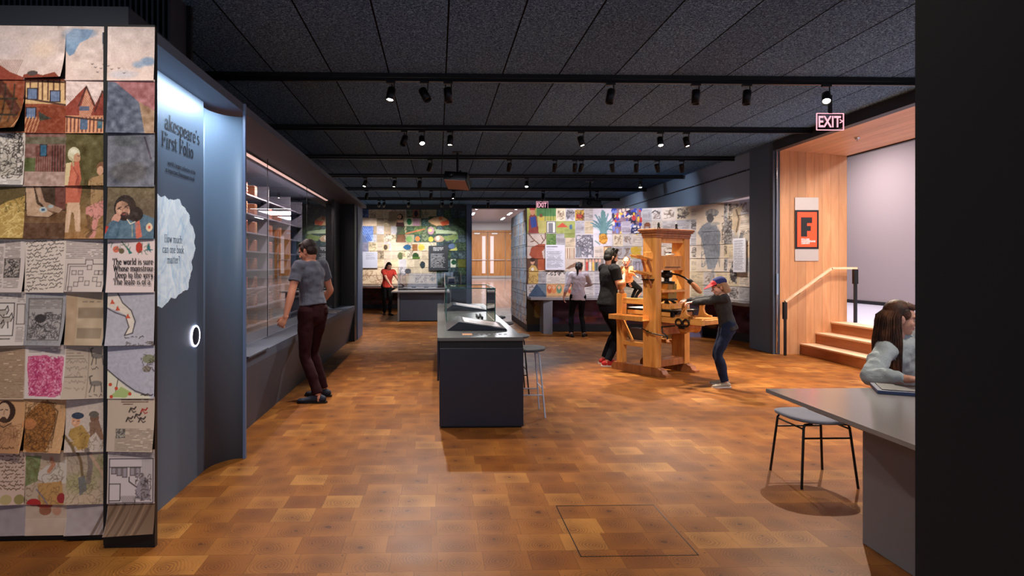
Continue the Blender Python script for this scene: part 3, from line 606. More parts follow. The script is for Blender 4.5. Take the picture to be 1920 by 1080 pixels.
C.name(135, 745, 211, 843, 'two boys, one in a blue cap').name(135, 843, 211, 940, 'a boot and striped leg striding over grass')
C.rect(211, 745, 300, 843, (.76, .68, .60)).text(236, 748, 284, 757, 4, (.3, .2, .16), .8, 2)
for x, y, c in ((256, 766, ink), (277, 768, (.62, .16, .14)), (251, 783, ink), (274, 784, ink), (266, 777, ink)): C.line([(x-6, y+4), (x-3, y-3), (x+3, y-1), (x+6, y-5)], 2.4, c).line([(x-2, y), (x+2, y+5), (x+6, y+3)], 1.6, c)
C.text(226, 801, 296, 842, 2.7, (.3, .24, .2), .75).rect(227, 800, 244, 817, (.38, .35, .32)).scribble(228, 801, 243, 816, 20, 1, (.7, .66, .6), .8, 4); C.name(211, 745, 300, 843, 'small scorpions over a block of print')
# row 9
C.rect(-15, 843, 62, 940, (.80, .68, .60)).script(-12, 850, 60, 910, 6.5, (.3, .18, .12), .9, 1.2).ell(30, 928, 10, 9, (.66, .58, .34), .7).ell(53, 928, 9, 9, (.52, .46, .24), .8); C.name(-15, 843, 62, 940, 'brown handwriting with two faded round seals')
C.rect(62, 843, 137, 965, (.74, .64, .54)).poly([(62, 850), (90, 850), (84, 895), (62, 905)], (.48, .50, .32)).noise(62, 843, 92, 905, .05, 6).poly([(85, 880), (100, 868), (125, 862), (137, 856), (137, 900), (100, 900), (84, 892)], (.80, .74, .68)).line([(108, 855), (112, 866), (104, 878)], 7, (.74, .50, .38)).poly([(84, 900), (128, 896), (134, 940), (88, 940)], (.74, .56, .34)).ell(78, 935, 13, 8, (.68, .18, .18)).ell(128, 926, 8, 9, (.62, .18, .2)).line([(82, 910), (95, 925), (104, 938)], 2, (.45, .42, .5)).ell(97, 950, 11, 9, (.62, .42, .30)).ell(100, 944, 8, 5, (.35, .22, .16)).scribble(64, 855, 134, 938, 70, 1, (.4, .28, .2), .5, 10).poly([(108, 942), (128, 940), (122, 960), (110, 955)], (.74, .54, .42))
C.name(62, 843, 137, 940, 'a fallen man in yellow with red cloth')
C.rect(211, 843, 300, 940, (.76, .71, .69)).text(214, 846, 296, 853, 3).rect(214, 857, 292, 936, (.80, .75, .74)).box(214, 857, 294, 936, 1.6, (.3, .26, .3)).line([(214, 872), (272, 872)], 1.2, ink)
for x in (222, 232, 242, 256, 266): C.rect(x-4, 873, x+4, 884+(x % 3)*3, (.62, .58, .6)).box(x-4, 873, x+4, 884+(x % 3)*3, 1, ink)
C.poly([(262, 930), (264, 905), (272, 890), (284, 892), (290, 932)], (.6, .56, .58)).ell(272, 888, 6, 6, (.62, .58, .58)).line([(264, 908), (250, 898), (250, 890)], 2, ink).box(214, 902, 234, 932, 1.4, ink).hatch(234, 924, 262, 936, 3, 1, ink, .7, .5).scribble(262, 884, 290, 932, 40, 1, ink, .7, 6).hatch(274, 857, 294, 930, 3, .8, ink, .5, 0); C.name(211, 843, 300, 940, 'a woodcut of a figure in a kitchen with hanging meat')
C.rect(-15, 940, 62, 1000, (.62, .56, .56)).noise(-15, 940, 62, 1000, .02, 9).rect(62, 966, 137, 1000, (.78, .68, .60)).rect(62, 940, 137, 1000, (.74, .64, .56), .5).ell(97, 950, 11, 9, (.58, .36, .26)).ell(118, 952, 8, 7, (.72, .52, .42)).ell(96, 942, 14, 4, (.6, .25, .2)).rect(137, 940, 211, 1000, (.66, .60, .59)).noise(62, 940, 211, 1000, .02, 9)
C.rect(211, 940, 300, 1000, (.48, .38, .30)).hatch(211, 940, 300, 1000, 16, 5, (.34, .25, .19), .6, -.5).hatch(214, 940, 300, 1000, 22, 3, (.60, .48, .38), .6, -.4)
C.name(-15, 940, 62, 1000, 'plain lilac grey').name(62, 940, 137, 1000, 'a head and hand upside down on pale ground').name(137, 940, 211, 1000, 'plain mauve grey paper').name(211, 940, 300, 1000, 'streaks of dark and light brown')
NUMS = ['first', 'second', 'third', 'fourth', 'fifth', 'sixth', 'seventh', 'eighth', 'ninth', 'tenth', 'eleventh', 'twelfth', 'thirteenth', 'fourteenth', 'fifteenth', 'sixteenth', 'seventeenth', 'eighteenth', 'nineteenth', 'twentieth', 'twenty-first', 'twenty-second', 'twenty-third']
colsx = [(-13, 61.5, 3.37), (61.5, 135, 3.37), (135, 209.5, 3.37), (210.5, 296.5, 3.285)]
rowsy = [(60, 157), (157.5, 254.5), (255, 352.5), (352.5, 450), (451, 548.5), (550, 646.5), (648, 744), (745, 842), (843, 938), (940, 995)]
rs = random.Random(3)
def wx(px, D): return ((px-853)/1150+.02793)*D
SHEETS = {}
for ci, (xa, xb, D) in enumerate(colsx):
    for ri, (ya, yb) in enumerate(rowsy):
        X0, X1 = wx(xa, D), wx(xb, D); Z1 = 1.5+(496-ya)*D/1150; Z0 = 1.5+(496-yb)*D/1150
        Z1b = Z1+.012; yo = D+.006
        nx, ny = int(xb-xa)+1, int(yb-ya)+3
        cols = C.crop(xa, ya-3, xb-.5, yb, nx, ny)
        curl = rs.choice([.006, .012, .02, .03, .05]); 
        if (ci, ri) == (0, 1): curl = .09
        P = curled(0, X1-X0, Z0-Z1, Z1b-Z1, nx, ny, curl, rs.choice([-1, 1]), 0)
        o = link_mesh('paper_sheet', sheet_mesh(cols, P), M['print'], None, (X0, yo, Z1))
        d = C.what(xa, ya, xb, yb, 'faded print')
        tag(o, 'near left wall sheet: '+d, 'paper sheet', 'paper sheets on the near left wall')
        SHEETS[(ci, ri)] = o
# ================================================================ lettering: broad-nib strokes for the serif texts, built-in face for the plain ones
def A(cx, cy, rx, ry, a0, a1, n=8):
    return [(cx+rx*math.cos(math.radians(a0+(a1-a0)*i/n)), cy+ry*math.sin(math.radians(a0+(a1-a0)*i/n))) for i in range(n+1)]
def _s(x, y, w=.13): return [(x-w/2, y), (x+w/2, y)]
O = A(.2, .23, .15, .23, 90, 450, 14)
G = {
 'a': (.44, [A(.19, .34, .13, .12, 170, 0, 6)+[(.32, .06), (.36, 0), (.42, .02)], A(.18, .12, .13, .13, 60, 330, 8)+[(.32, .1)], [(.25, .24), (.32, .28)]]),
 'b': (.46, [[(.1, .72), (.1, 0)], _s(.07, .72), A(.25, .23, .15, .23, 140, -140, 10)]),
 'c': (.38, [A(.2, .23, .15, .23, 45, 315, 10)]),
 'd': (.48, [[(.36, .72), (.36, 0)], _s(.33, .72), _s(.38, 0), A(.2, .23, .15, .23, 40, 320, 10)]),
 'e': (.4, [[(.06, .25), (.34, .25)], A(.2, .23, .15, .23, 8, 320, 11)]),
 'f': (.28, [[(.12, 0), (.12, .58)]+A(.22, .58, .1, .14, 180, 45, 5), [(.02, .45), (.24, .45)], _s(.12, 0, .2)]),
 'h': (.5, [[(.1, .72), (.1, 0)], _s(.07, .72), _s(.1, 0, .18), A(.24, .32, .14, .14, 180, 0, 6)+[(.38, 0)], _s(.38, 0, .18)]),
 'i': (.24, [[(.12, .45), (.12, 0)], _s(.09, .45), _s(.12, 0, .2), [(.12, .62), (.12, .66)]]),
 'k': (.48, [[(.1, .72), (.1, 0)], _s(.07, .72), _s(.1, 0, .18), [(.1, .17), (.36, .45)], _s(.36, .45, .16), [(.2, .27), (.4, 0)], _s(.4, 0, .16)]),
 'l': (.24, [[(.12, .72), (.12, 0)], _s(.09, .72), _s(.12, 0, .2)]),
 'm': (.74, [[(.1, .45), (.1, 0)], _s(.07, .45), _s(.1, 0, .16), A(.23, .32, .13, .14, 180, 0, 6)+[(.36, 0)], _s(.36, 0, .16), A(.49, .32, .13, .14, 180, 0, 6)+[(.62, 0)], _s(.62, 0, .16)]),
 'n': (.5, [[(.1, .45), (.1, 0)], _s(.07, .45), _s(.1, 0, .16), A(.24, .32, .14, .14, 180, 0, 6)+[(.38, 0)], _s(.38, 0, .16)]),
 'o': (.4, [O]),
 'p': (.47, [[(.1, .45), (.1, -.22)], _s(.07, .45), _s(.1, -.22, .2), A(.26, .23, .15, .23, 140, -140, 10)]),
 'r': (.34, [[(.1, .45), (.1, 0)], _s(.07, .45), _s(.1, 0, .18), A(.24, .32, .13, .14, 180, 70, 5), [(.28, .4), (.3, .4)]]),
 's': (.34, [A(.17, .34, .11, .11, 40, 210, 7)+A(.17, .12, .12, .12, 50, -140, 8)]),
 't': (.3, [[(.13, .6), (.13, .1)]+A(.21, .1, .08, .1, 180, 300, 4), [(.03, .45), (.26, .45)]]),
 'u': (.5, [[(.1, .45), (.1, .14)]+A(.23, .13, .13, .13, 180, 350, 6), [(.38, .45), (.38, 0)], _s(.07, .45), _s(.35, .45), _s(.41, 0)]),
 'v': (.44, [[(.08, .45), (.22, 0), (.36, .45)], _s(.08, .45, .16), _s(.36, .45, .14)]),
 'w': (.64, [[(.08, .45), (.2, 0), (.31, .42), (.43, 0), (.55, .45)], _s(.08, .45, .16), _s(.55, .45, .14)]),
 'y': (.44, [[(.08, .45), (.22, .02)], [(.36, .45), (.18, -.16), (.08, -.2)], _s(.08, .45, .16), _s(.36, .45, .14)]),
 "'": (.16, [[(.08, .7), (.08, .6)]]), '?': (.36, [A(.18, .56, .13, .14, 170, -40, 8)+[(.18, .33), (.18, .2)], [(.18, .04), (.18, 0)]]), ' ': (.22, []),
 'F': (.5, [[(.14, .7), (.14, 0)], [(.04, .7), (.46, .7), (.46, .56)], [(.14, .36), (.34, .36), (.34, .28)], [(.34, .36), (.34, .44)], _s(.14, 0, .22)]),
 'H': (.62, [[(.14, .7), (.14, 0)], [(.48, .7), (.48, 0)], [(.14, .36), (.48, .36)], _s(.14, 0, .22), _s(.48, 0, .22), _s(.14, .7, .22), _s(.48, .7, .22)]),
 'T': (.54, [[(.27, .7), (.27, 0)], [(.04, .56), (.04, .7), (.5, .7), (.5, .56)], _s(.27, 0, .22)]),
 'W': (.84, [[(.08, .7), (.24, 0), (.41, .66), (.58, 0), (.76, .7)], _s(.08, .7, .18), _s(.76, .7, .16)]),
 'D': (.6, [[(.14, .7), (.14, 0)], [(.04, .7), (.24, .7)]+A(.24, .35, .28, .35, 90, -90, 10)+[(.04, 0)]]),
 'C': (.56, [A(.3, .35, .23, .35, 50, 320, 12), [(.48, .7), (.46, .5)]]),
}
def nib_text(s, h, tk=.1, th=.028, cond=1.0, track=.02, align=0):
    """mesh in the x-z plane, y = 0 facing -y; h = em height; returns MB"""
    mb = MB(); wd = sum(G.get(c, G['o'])[0]+track for c in s)*cond*h; x = -wd*align
    n = 0
    for c in s:
        adv, strokes = G.get(c, G['o'])
        for st in strokes:
            for (xa, ya), (xb, yb) in zip(st[:-1], st[1:]):
                p = [(x+xa*h*cond, ya*h), (x+xb*h*cond, yb*h)]; a, b = tk*h/2, th*h/2
                q = []
                for px, py in p: q += [(px-a, py-b), (px+a, py-b), (px+a, py+b), (px-a, py+b)]
                q = sorted(set(q)); lo, up = [], []
                for t in q:
                    while len(lo) > 1 and (lo[-1][0]-lo[-2][0])*(t[1]-lo[-2][1])-(lo[-1][1]-lo[-2][1])*(t[0]-lo[-2][0]) <= 0: lo.pop()
                    lo.append(t)
                for t in reversed(q):
                    while len(up) > 1 and (up[-1][0]-up[-2][0])*(t[1]-up[-2][1])-(up[-1][1]-up[-2][1])*(t[0]-up[-2][0]) <= 0: up.pop()
                    up.append(t)
                hull = lo[:-1]+up[:-1]; n += 1; dy = -.00004*(n % 7)
                if len(hull) > 2: mb.add([(u, dy, v) for u, v in hull], [tuple(range(len(hull)))])
        x += (adv+track)*cond*h
    return mb
def plain_text(s, size, xs=1.0, bold=0, align='LEFT', spacing=1.0):
    """built-in sans face as a mesh in the x-z plane facing -y"""
    cu = bpy.data.curves.new('t', 'FONT'); cu.body = s; cu.size = size; cu.offset = bold; cu.align_x = align; cu.resolution_u = 3; cu.space_line = spacing
    ob = bpy.data.objects.new('t', cu); COL.objects.link(ob)
    dg = bpy.context.evaluated_depsgraph_get(); me = bpy.data.meshes.new_from_object(ob.evaluated_get(dg))
    bpy.data.objects.remove(ob); me.transform(Matrix.Rotation(PI/2, 4, 'X')@Matrix.Diagonal((xs, 1, 1, 1))); me.materials.clear(); return me
M['ink'] = mat('black_ink', (.06, .05, .07), .6)
M['inkblue'] = mat('navy_ink', (.13, .17, .33), .6)
M['inkwhite'] = mat('white_ink', (.9, .88, .88), .6)
# lettering on the painted quotation sheet
q = SHEETS[(3, 4)]
for k, (s, xx) in enumerate((('The world is sure', .03), ('Whose monstrous', .035), ('Deep to the very', .045), ('The leafe is of a', .04))):
    m = nib_text(s, .045, .085, .028, .70); o = m.build('lettering', M['ink'], q); o.location = (xx, -.009-.004*k, -.128-.035*k)
    # keep the letters inside the sheet: the line runs off its right edge in the print, so it is cut there
    me = o.data; bm = bmesh.new(); bm.from_mesh(me); lim = .243-xx
    bmesh.ops.bisect_plane(bm, geom=bm.verts[:]+bm.edges[:]+bm.faces[:], plane_co=(lim, 0, 0), plane_no=(1, 0, 0), clear_outer=True); bm.to_mesh(me); bm.free()

# ---------------------------------------------------------------- panel wall lettering (the wall faces +x, so text is turned)
wt = empty('wall_text', 'black serif wall title on blue recess above smaller lines of plain lettering', 'wall text', (-1.699, 0, 0))
def on_recess(mbo, name, mt, y, z, cond=1):
    o = mbo.build(name, mt, wt) if isinstance(mbo, MB) else link_mesh(name, mbo, mt, wt)
    o.rotation_euler = (0, 0, PI/2); o.location = (.002, y, z); return o
on_recess(nib_text("akespeare's", .128, .10, .026, 1.0, .012, 1), 'title_line', M['ink'], 4.42, 2.352)
on_recess(nib_text("First Folio", .128, .10, .026, 1.0, .012, 1), 'title_line', M['ink'], 4.31, 2.235)
on_recess(plain_text("world's largest collection of the", .040, .86, .0006, 'RIGHT'), 'subtitle_line', M['ink'], 4.345, 2.13)
on_recess(plain_text("st important Shakespeare book", .040, .90, .0006, 'RIGHT'), 'subtitle_line', M['ink'], 4.33, 2.082)
# projected cloud-shaped picture with a question, its light painted as pale glowing colour
cp = Canvas(0, 0, 60, 100, 2.0, (.80, .86, .90))
for _ in range(160):
    x, y = rng.random()*60, rng.random()*100
    cp.line([(x, y), (x+rng.normal()*3, y+6+rng.random()*10)], 1.2, (.92, .96, .98) if rng.random() < .6 else (.62, .74, .84), .4)
cp.noise(0, 0, 60, 100, .02, 3)
ys = np.linspace(3.32, 4.36, 131); zs = np.linspace(2.0, 1.20, 171)
vals = cp.crop(0, 0, 60, 100, 131, 171)
M['projlight'] = bpy.data.materials.new('projected_picture'); M['projlight'].use_nodes = True
_t = NT(M['projlight']); _a = _t.n('VertexColor', layer_name='Col'); _t.l(_a.outputs[0], _t.b.inputs['Base Color']); _t.l(_a.outputs[0], _t.b.inputs['Emission Color']); _t.b.inputs['Emission Strength'].default_value = .28; _t.b.inputs['Roughness'].default_value = .8
P = np.zeros((171, 131, 3), np.float32); P[..., 0] = 0; P[..., 1] = ys[None, :]; P[..., 2] = zs[:, None]
me = sheet_mesh(vals, P); bm = bmesh.new(); bm.from_mesh(me)
def inside(y, z):
    dy, dz = (y-3.82)/.50, (z-1.60)/.35
    a = math.atan2(dz, dy); r = .97+.05*math.sin(3*a+1)+.03*math.sin(7*a+.5)+.022*math.sin(17*a+2)+.012*math.sin(31*a)
    return (abs(dy)**3+abs(dz)**3)**(1/3) < r
bmesh.ops.delete(bm, geom=[f for f in bm.faces if not inside(f.calc_center_median().y, f.calc_center_median().z)], context='FACES'); bm.to_mesh(me); bm.free()
pj = link_mesh('projected_question', me, M['projlight'], None, (-1.6985, 0, 0)); tag(pj, 'bright pale blue projected cloud on recess wall asking how much can one book matter', 'projection')
for k, s in enumerate(('How much', 'can one book', 'matter?')):
    m = nib_text(s, .067, .085, .03, .95, .02, .5); o = m.build('question_line', M['inkblue'], pj); o.rotation_euler = (0, 0, PI/2); o.location = (.002, 3.99, 1.64-.066*k)
# glowing ring button
rg = MB(); rg.tube([(0, .070*math.cos(a), .070*math.sin(a)) for a in [2*PI*i/28 for i in range(29)]], .0055, 6)
M['ring'] = mat('ring_light', (1, 1, 1), .4, emis=(.95, .93, 1), es=5)
ro = empty('ring_button', 'glowing white ring button low on the blue recess wall', 'button', (-1.694, 4.34, 1.0))
rg.build('light_ring', M['ring'], ro); MB().lathe([(.064, 0), (.064, .003)], (0, 0, 0), 24, Matrix(((0, 0, 1), (0, 1, 0), (-1, 0, 0)))).build('dark_disc', M['navy'], ro)

# ---------------------------------------------------------------- right wall art (unrolled), 18 x 23.3 units a sheet
R = Canvas(0, 0, 414, 163, 1.5, (.80, .74, .70)); K = (.28, .25, .25)
for i in range(23):
    for jn in range(7):
        x, y = i*18, jn*23.3; c = rs.choice([(.82, .76, .70), (.76, .72, .70), (.72, .70, .72), (.84, .77, .66), (.68, .66, .66), (.80, .72, .60)])
        if 4 < i < 12: c = tuple(v*.96 for v in c)
        R.rect(x, y, x+18, y+23.3, c); k = rs.random()
        if k < .42: R.text(x+2, y+3, x+16, y+21, 2.2, K, .65, .8)
        elif k < .62: R.text(x+2, y+3, x+8, y+21, 2.2, K, .6, .8).text(x+10, y+3, x+16, y+21, 2.2, K, .6, .8)
        elif k < .82: R.rect(x+2, y+4, x+15, y+19, tuple(v*.85 for v in c)).scribble(x+2, y+3, x+16, y+20, 26, .8, K, .7, 6)
        else: R.scribble(x+3, y+4, x+15, y+19, 14, 1, (.45, .36, .3), .7, 7)
        R.name(x, y, x+18, y+23.3, ('close grey printed text', 'two columns of print', 'a small grey engraving', 'a loose brown pen drawing')[0 if k < .42 else 1 if k < .62 else 2 if k < .82 else 3])
# green garden, queen
R.rect(0, 0, 54, 46, (.62, .62, .30)).rect(18, 0, 54, 14, (.30, .48, .28)).rect(20, 14, 36, 46, (.72, .68, .40)).poly([(2, 46), (4, 14), (10, 8), (18, 14), (22, 46)], (.55, .25, .22)).poly([(5, 16), (16, 14), (18, 34), (8, 36)], (.20, .28, .55)).ell(10, 6, 5, 6, (.78, .55, .42)).rect(5, 0, 15, 3, (.65, .2, .2)).ell(26, 13, 3, 4, (.5, .3, .2)).rect(22, 16, 32, 22, (.8, .7, .3)).hatch(34, 0, 54, 22, 5, 1, (.2, .35, .2), .7, 0).name(0, 0, 36, 46, 'a painted queen in a red and blue gown in a garden')
R.rect(36, 23, 54, 46, (.86, .84, .80)).rect(40, 27, 49, 44, (.45, .44, .45)).box(37, 24, 53, 45, 1, (.2, .2, .2)).rect(54, 23, 90, 46, (.60, .62, .34)).poly([(55, 35), (66, 26), (78, 35)], (.75, .30, .22)).ell(82, 34, 3, 5, (.3, .4, .5)).rect(70, 38, 90, 55, (.55, .58, .32)).name(54, 23, 90, 46, 'green fields with red roofed houses')
R.rect(90, 2, 107, 22, (.76, .60, .25)).rect(92, 10, 105, 18, (.68, .25, .2)).scribble(90, 2, 107, 22, 18, .9, (.3, .2, .15)).name(90, 0, 108, 23, 'a yellow and red dining scene')
R.rect(90, 47, 126, 93, (.74, .71, .72)).scribble(92, 50, 124, 90, 90, 1.3, (.36, .35, .38), .8, 12).rect(92, 70, 100, 90, (.5, .5, .52)).name(90, 47, 126, 93, 'grey carved scrollwork ornament')
# antlered deer
R.rect(0, 47, 36, 93, (.80, .73, .68)).poly([(4, 86), (8, 72), (22, 66), (34, 66), (33, 74), (28, 80), (30, 93), (10, 93)], (.62, .30, .20)).line([(22, 66), (10, 56), (4, 48)], 1.8, (.42, .28, .18)).line([(14, 60), (6, 62)], 1.4, (.42, .28, .18)).line([(26, 66), (34, 56), (34, 46)], 1.8, (.42, .28, .18)).line([(31, 60), (26, 50)], 1.4, (.42, .28, .18)).rect(20, 93, 36, 115, (.66, .33, .2)).rect(36, 47, 54, 70, (.42, .52, .28)).scribble(36, 47, 54, 70, 20, 1, (.25, .38, .18)).name(0, 47, 36, 93, 'a red brown antlered deer head').name(36, 47, 54, 70, 'green foliage')
R.rect(0, 93, 20, 140, (.38, .26, .20)).ell(10, 99, 4, 5, (.82, .62, .5)).ell(10, 95, 5, 4, (.25, .16, .12)).poly([(2, 140), (3, 112), (8, 105), (15, 106), (22, 118), (20, 140)], (.80, .66, .38)).ell(10, 113, 3, 3, (.9, .86, .8)).scribble(3, 112, 20, 138, 18, .9, (.5, .38, .2), .6).name(0, 93, 20, 140, 'a painted woman in a yellow dress')
R.rect(36, 93, 71, 140, (.85, .80, .75)).scribble(36, 116, 71, 124, 26, 1, K, .8, 5).text(38, 128, 70, 139, 3, K, .4)
R.rect(71, 93, 108, 116, (.80, .72, .65)).poly([(72, 112), (80, 106), (92, 100), (104, 100), (106, 105), (90, 108), (76, 113)], (.52, .38, .30)).rect(71, 70, 90, 93, (.84, .78, .68)).hatch(72, 74, 89, 92, 4, 1.4, (.55, .35, .25), .8, 0).name(71, 93, 108, 116, 'a long brown beast lying down')
R.rect(36, 140, 90, 163, (.80, .62, .42)).rect(20, 140, 36, 163, (.42, .46, .50)).poly([(2, 163), (18, 140), (36, 163)], (.24, .30, .38))
for x, c in ((42, (.72, .35, .22)), (50, (.82, .5, .3)), (60, (.35, .52, .42)), (70, (.85, .6, .4)), (80, (.7, .3, .2)), (87, (.4, .5, .4))): R.ell(x, 150, 5, 8, c).ell(x, 147, 2.6, 3.4, (.85, .65, .5))
R.name(36, 140, 90, 163, 'a row of painted faces in red and green')
# pineapple
R.rect(124, 0, 160, 70, (.78, .75, .77))
for k in range(22):
    a = math.radians(-175+k*16); L = 20+6*math.sin(k*1.7)
    x1, y1 = 143+L*math.cos(a)*.95, 40-abs(L*1.5*math.sin(a)) if k % 2 else 34-L*math.sin(abs(a))*.9
    R.line([(143, 46), ((143+x1)/2, (46+y1)/2-5), (x1, y1)], 2.6, (.33, .47, .50)).line([(143, 46), (x1, y1)], .8, (.55, .66, .66), .8)
R.poly([(136, 50), (150, 50), (147, 6), (143, 2), (139, 6)], (.36, .50, .50)).ell(143, 56, 8.5, 10, (.82, .58, .22)).scribble(135, 47, 151, 66, 30, .8, (.5, .32, .1), .7, 4).line([(128, 60), (136, 66)], 2, (.4, .5, .45)).name(124, 0, 160, 70, 'part of a large blue leaved pineapple')
# crowd
R.rect(160, 0, 214, 46, (.52, .40, .45))
for _ in range(90):
    x, y = 160+rng.random()*54, rng.random()*46
    c = [(.20, .26, .62), (.75, .22, .22), (.85, .70, .25), (.18, .16, .26), (.85, .78, .72), (.45, .5, .75)][int(rng.random()*6)]
    R.ell(x, y, 1.5+rng.random()*2.5, 2+rng.random()*3.5, c)
R.ell(205, 38, 7, 8, (.85, .82, .80)).scribble(197, 30, 213, 46, 14, 1.6, (.15, .18, .35), .9).rect(177, 23, 195, 46, (.70, .66, .72)).text(179, 26, 194, 44, 2.4, K, .7).name(160, 0, 178, 46, 'a crowd in blue, red and gold').name(196, 0, 214, 46, 'horsemen in blue and white')
R.rect(108, 93, 144, 116, (.50, .45, .42))
for x, c in ((112, (.7, .25, .2)), (118, (.8, .75, .7)), (124, (.8, .65, .3)), (130, (.25, .3, .3)), (137, (.6, .5, .5))): R.rect(x-2, 97, x+2, 116, c).ell(x, 97, 2, 3, (.8, .6, .5))
R.name(108, 93, 144, 116, 'a row of small costumed figures')
R.rect(196, 70, 214, 93, (.72, .62, .40)).scribble(196, 72, 214, 92, 26, 1.8, (.75, .6, .15), .8, 6).rect(144, 70, 158, 93, (.84, .72, .55)).box(145, 71, 157, 92, 1.5, (.6, .4, .25))
for x in (208, 216, 224, 232): R.ell(x, 112, 3, 14, (.66, .62, .66)).box(x-3, 100, x+3, 128, .7, K)
# figure in a tall hat over several sheets
fx = lambda px: 252+(px-1235)*162/173
R.rect(fx(1282), 0, fx(1325), 116, (.80, .73, .66)).ell(fx(1306), 15, 10, 7, (.42, .42, .44)).hatch(fx(1297), 8, fx(1316), 18, 2, 1, (.7, .66, .62), .8, 0).ell(fx(1303), 24, 5, 8, (.35, .34, .35)).poly([(fx(1284), 48), (fx(1290), 36), (fx(1300), 30), (fx(1312), 34), (fx(1320), 52), (fx(1318), 90), (fx(1310), 112), (fx(1299), 112), (fx(1294), 84), (fx(1290), 60)], (.50, .51, .54)).hatch(fx(1290), 40, fx(1318), 108, 4.2, .8, (.38, .39, .42), .4, .22).scribble(fx(1290), 40, fx(1316), 108, 40, 1.2, (.40, .41, .44), .5, 14).line([(fx(1308), 112), (fx(1304), 130), (fx(1316), 146), (fx(1326), 150)], 4, (.62, .60, .60)).ell(fx(1311), 34, 7, 3, (.62, .6, .58)).name(fx(1284), 0, fx(1322), 112, 'part of a tall robed figure in a round hat')
R.rect(fx(1325), 30, fx(1338), 70, (.58, .56, .55)).scribble(fx(1322), 22, fx(1338), 70, 46, 1, K, .7).poly([(fx(1340), 12), (fx(1356), 8), (fx(1352), 40), (fx(1344), 60), (fx(1340), 40)], (.72, .64, .54)).line([(fx(1346), 14), (fx(1350), 30), (fx(1346), 50)], 2.5, (.45, .38, .32)).rect(fx(1375), 22, fx(1391), 70, (.84, .79, .68)).rect(fx(1380), 26, fx(1389), 66, (.70, .62, .32)).name(fx(1375), 22, fx(1391), 70, 'a tall yellow doorway')
R.line([(fx(1385), 18), (fx(1392), 8), (fx(1400), 2)], 3, (.25, .24, .25)).line([(fx(1386), 6), (fx(1394), 12)], 2.5, (.25, .24, .25)).ell(fx(1398), 36, 8, 14, (.62, .60, .58)).ell(fx(1358), 64, 8, 10, (.45, .44, .44)).ell(fx(1363), 62, 6, 8, (.68, .62, .56)).poly([(fx(1335), 116), (fx(1340), 96), (fx(1346), 96), (fx(1346), 136), (fx(1336), 130)], (.28, .26, .26)).scribble(fx(1337), 100, fx(1346), 136, 20, .8, (.75, .72, .7), .7, 4).name(fx(1335), 96, fx(1346), 136, 'a black block with pale writing').poly([(fx(1377), 138), (fx(1382), 122), (fx(1380), 138), (fx(1386), 122), (fx(1384), 140)], (.2, .18, .2)).name(fx(1385), 0, fx(1402), 23, 'a dark bird in flight')
R.line([(fx(1216), 8), (fx(1222), 4), (fx(1230), 9)], 2, K).ell(fx(1207), 30, 6, 4, (.5, .3, .2)).line([(fx(1202), 30), (fx(1202), 38)], 1.5, (.5, .3, .2)).line([(fx(1211), 30), (fx(1211), 38)], 1.5, (.5, .3, .2))
R.noise(0, 0, 414, 163, .02, 5)
# lay the sheets along the wall
def cw_len():
    L = [0]
    for a, b in zip(CW[:-1], CW[1:]): L.append(L[-1]+math.hypot(b[0]-a[0], b[1]-a[1]))
    return L
CL = cw_len()
def cw_at(s):
    for i in range(len(CL)-1):
        if s <= CL[i+1] or i == len(CL)-2:
            t = (s-CL[i])/(CL[i+1]-CL[i]); return Vector((CW[i][0]+(CW[i+1][0]-CW[i][0])*t, CW[i][1]+(CW[i+1][1]-CW[i][1])*t, 0))
edges = [.216*i for i in range(15)]; rest = (CL[-1]-edges[-1])/9
edges += [edges[14]+rest*(i+1) for i in range(9)]
for i in range(23):
    a, b = cw_at(edges[i]), cw_at(edges[i+1]); d = b-a; ang = math.atan2(d.y, d.x); L = d.length
    for r_ in range(7):
        zt = 2.755-.2795*r_; cols = R.crop(i*18, r_*23.3-.8, i*18+17.9, r_*23.3+23.2, 22, 28)
        P = curled(-.001, L+.001, -.286, .006, 22, 28, rs.choice([.004, .008, .012, .017]), rs.choice([-1, 1]), 0)
        o = link_mesh('paper_sheet', sheet_mesh(cols, P), M['print'], None, (a.x, a.y-.004, zt)); o.rotation_euler = (0, 0, ang)
        o.location += Vector((math.sin(ang)*.008, -math.cos(ang)*.008, 0))
        d_ = R.what(i*18, r_*23.3, i*18+18, r_*23.3+23.3, 'print')
        tag(o, f'{d_}, sheet {NUMS[i]} from left, {["top", "second", "third", "fourth", "fifth", "sixth", "seventh"][r_]} row, wall behind press', 'paper sheet', 'paper sheets on the curved wall behind the printing press')
# side face of that wall: uncountable overlapping page backs seen edge-on
S = Canvas(0, 0, 300, 276, 1.0, (.74, .76, .78))
for i in range(14):
    for jn in range(10):
        x, y = i*21.6, jn*28; c = rs.choice([(.78, .78, .78), (.66, .72, .78), (.80, .74, .68), (.72, .78, .84)]); S.rect(x, y, x+21, y+27.5, c).line([(x, y+27.5), (x+21, y+27.5)], 1.2, (.35, .35, .36))
        if rs.random() < .7: S.text(x+3, y+3, x+18, y+24, 3.2, K, .5, 1)
        else: S.scribble(x+3, y+3, x+18, y+24, 16, 1.2, (.45, .3, .3), .6)
P = np.zeros((200, 150, 3), np.float32); U, V = np.meshgrid(np.linspace(0, 1, 150), np.linspace(0, 1, 200)); P[..., 1] = 16.6-2.88*U; P[..., 2] = 2.75-2.6*V
P[..., 0] = -.004-.016*((V*9.3) % 1)**2*(.5+.5*np.sin(np.floor(U*14)*2.3+np.floor(V*9.3)))
o = link_mesh('page_covering', sheet_mesh(S.crop(0, 0, 300, 272, 150, 200), P), M['print'], None, (1.998, 0, 0)); tag(o, 'overlapping pale pages covering the side of the paper wall beside the far doorway', 'page covering', kind='stuff')
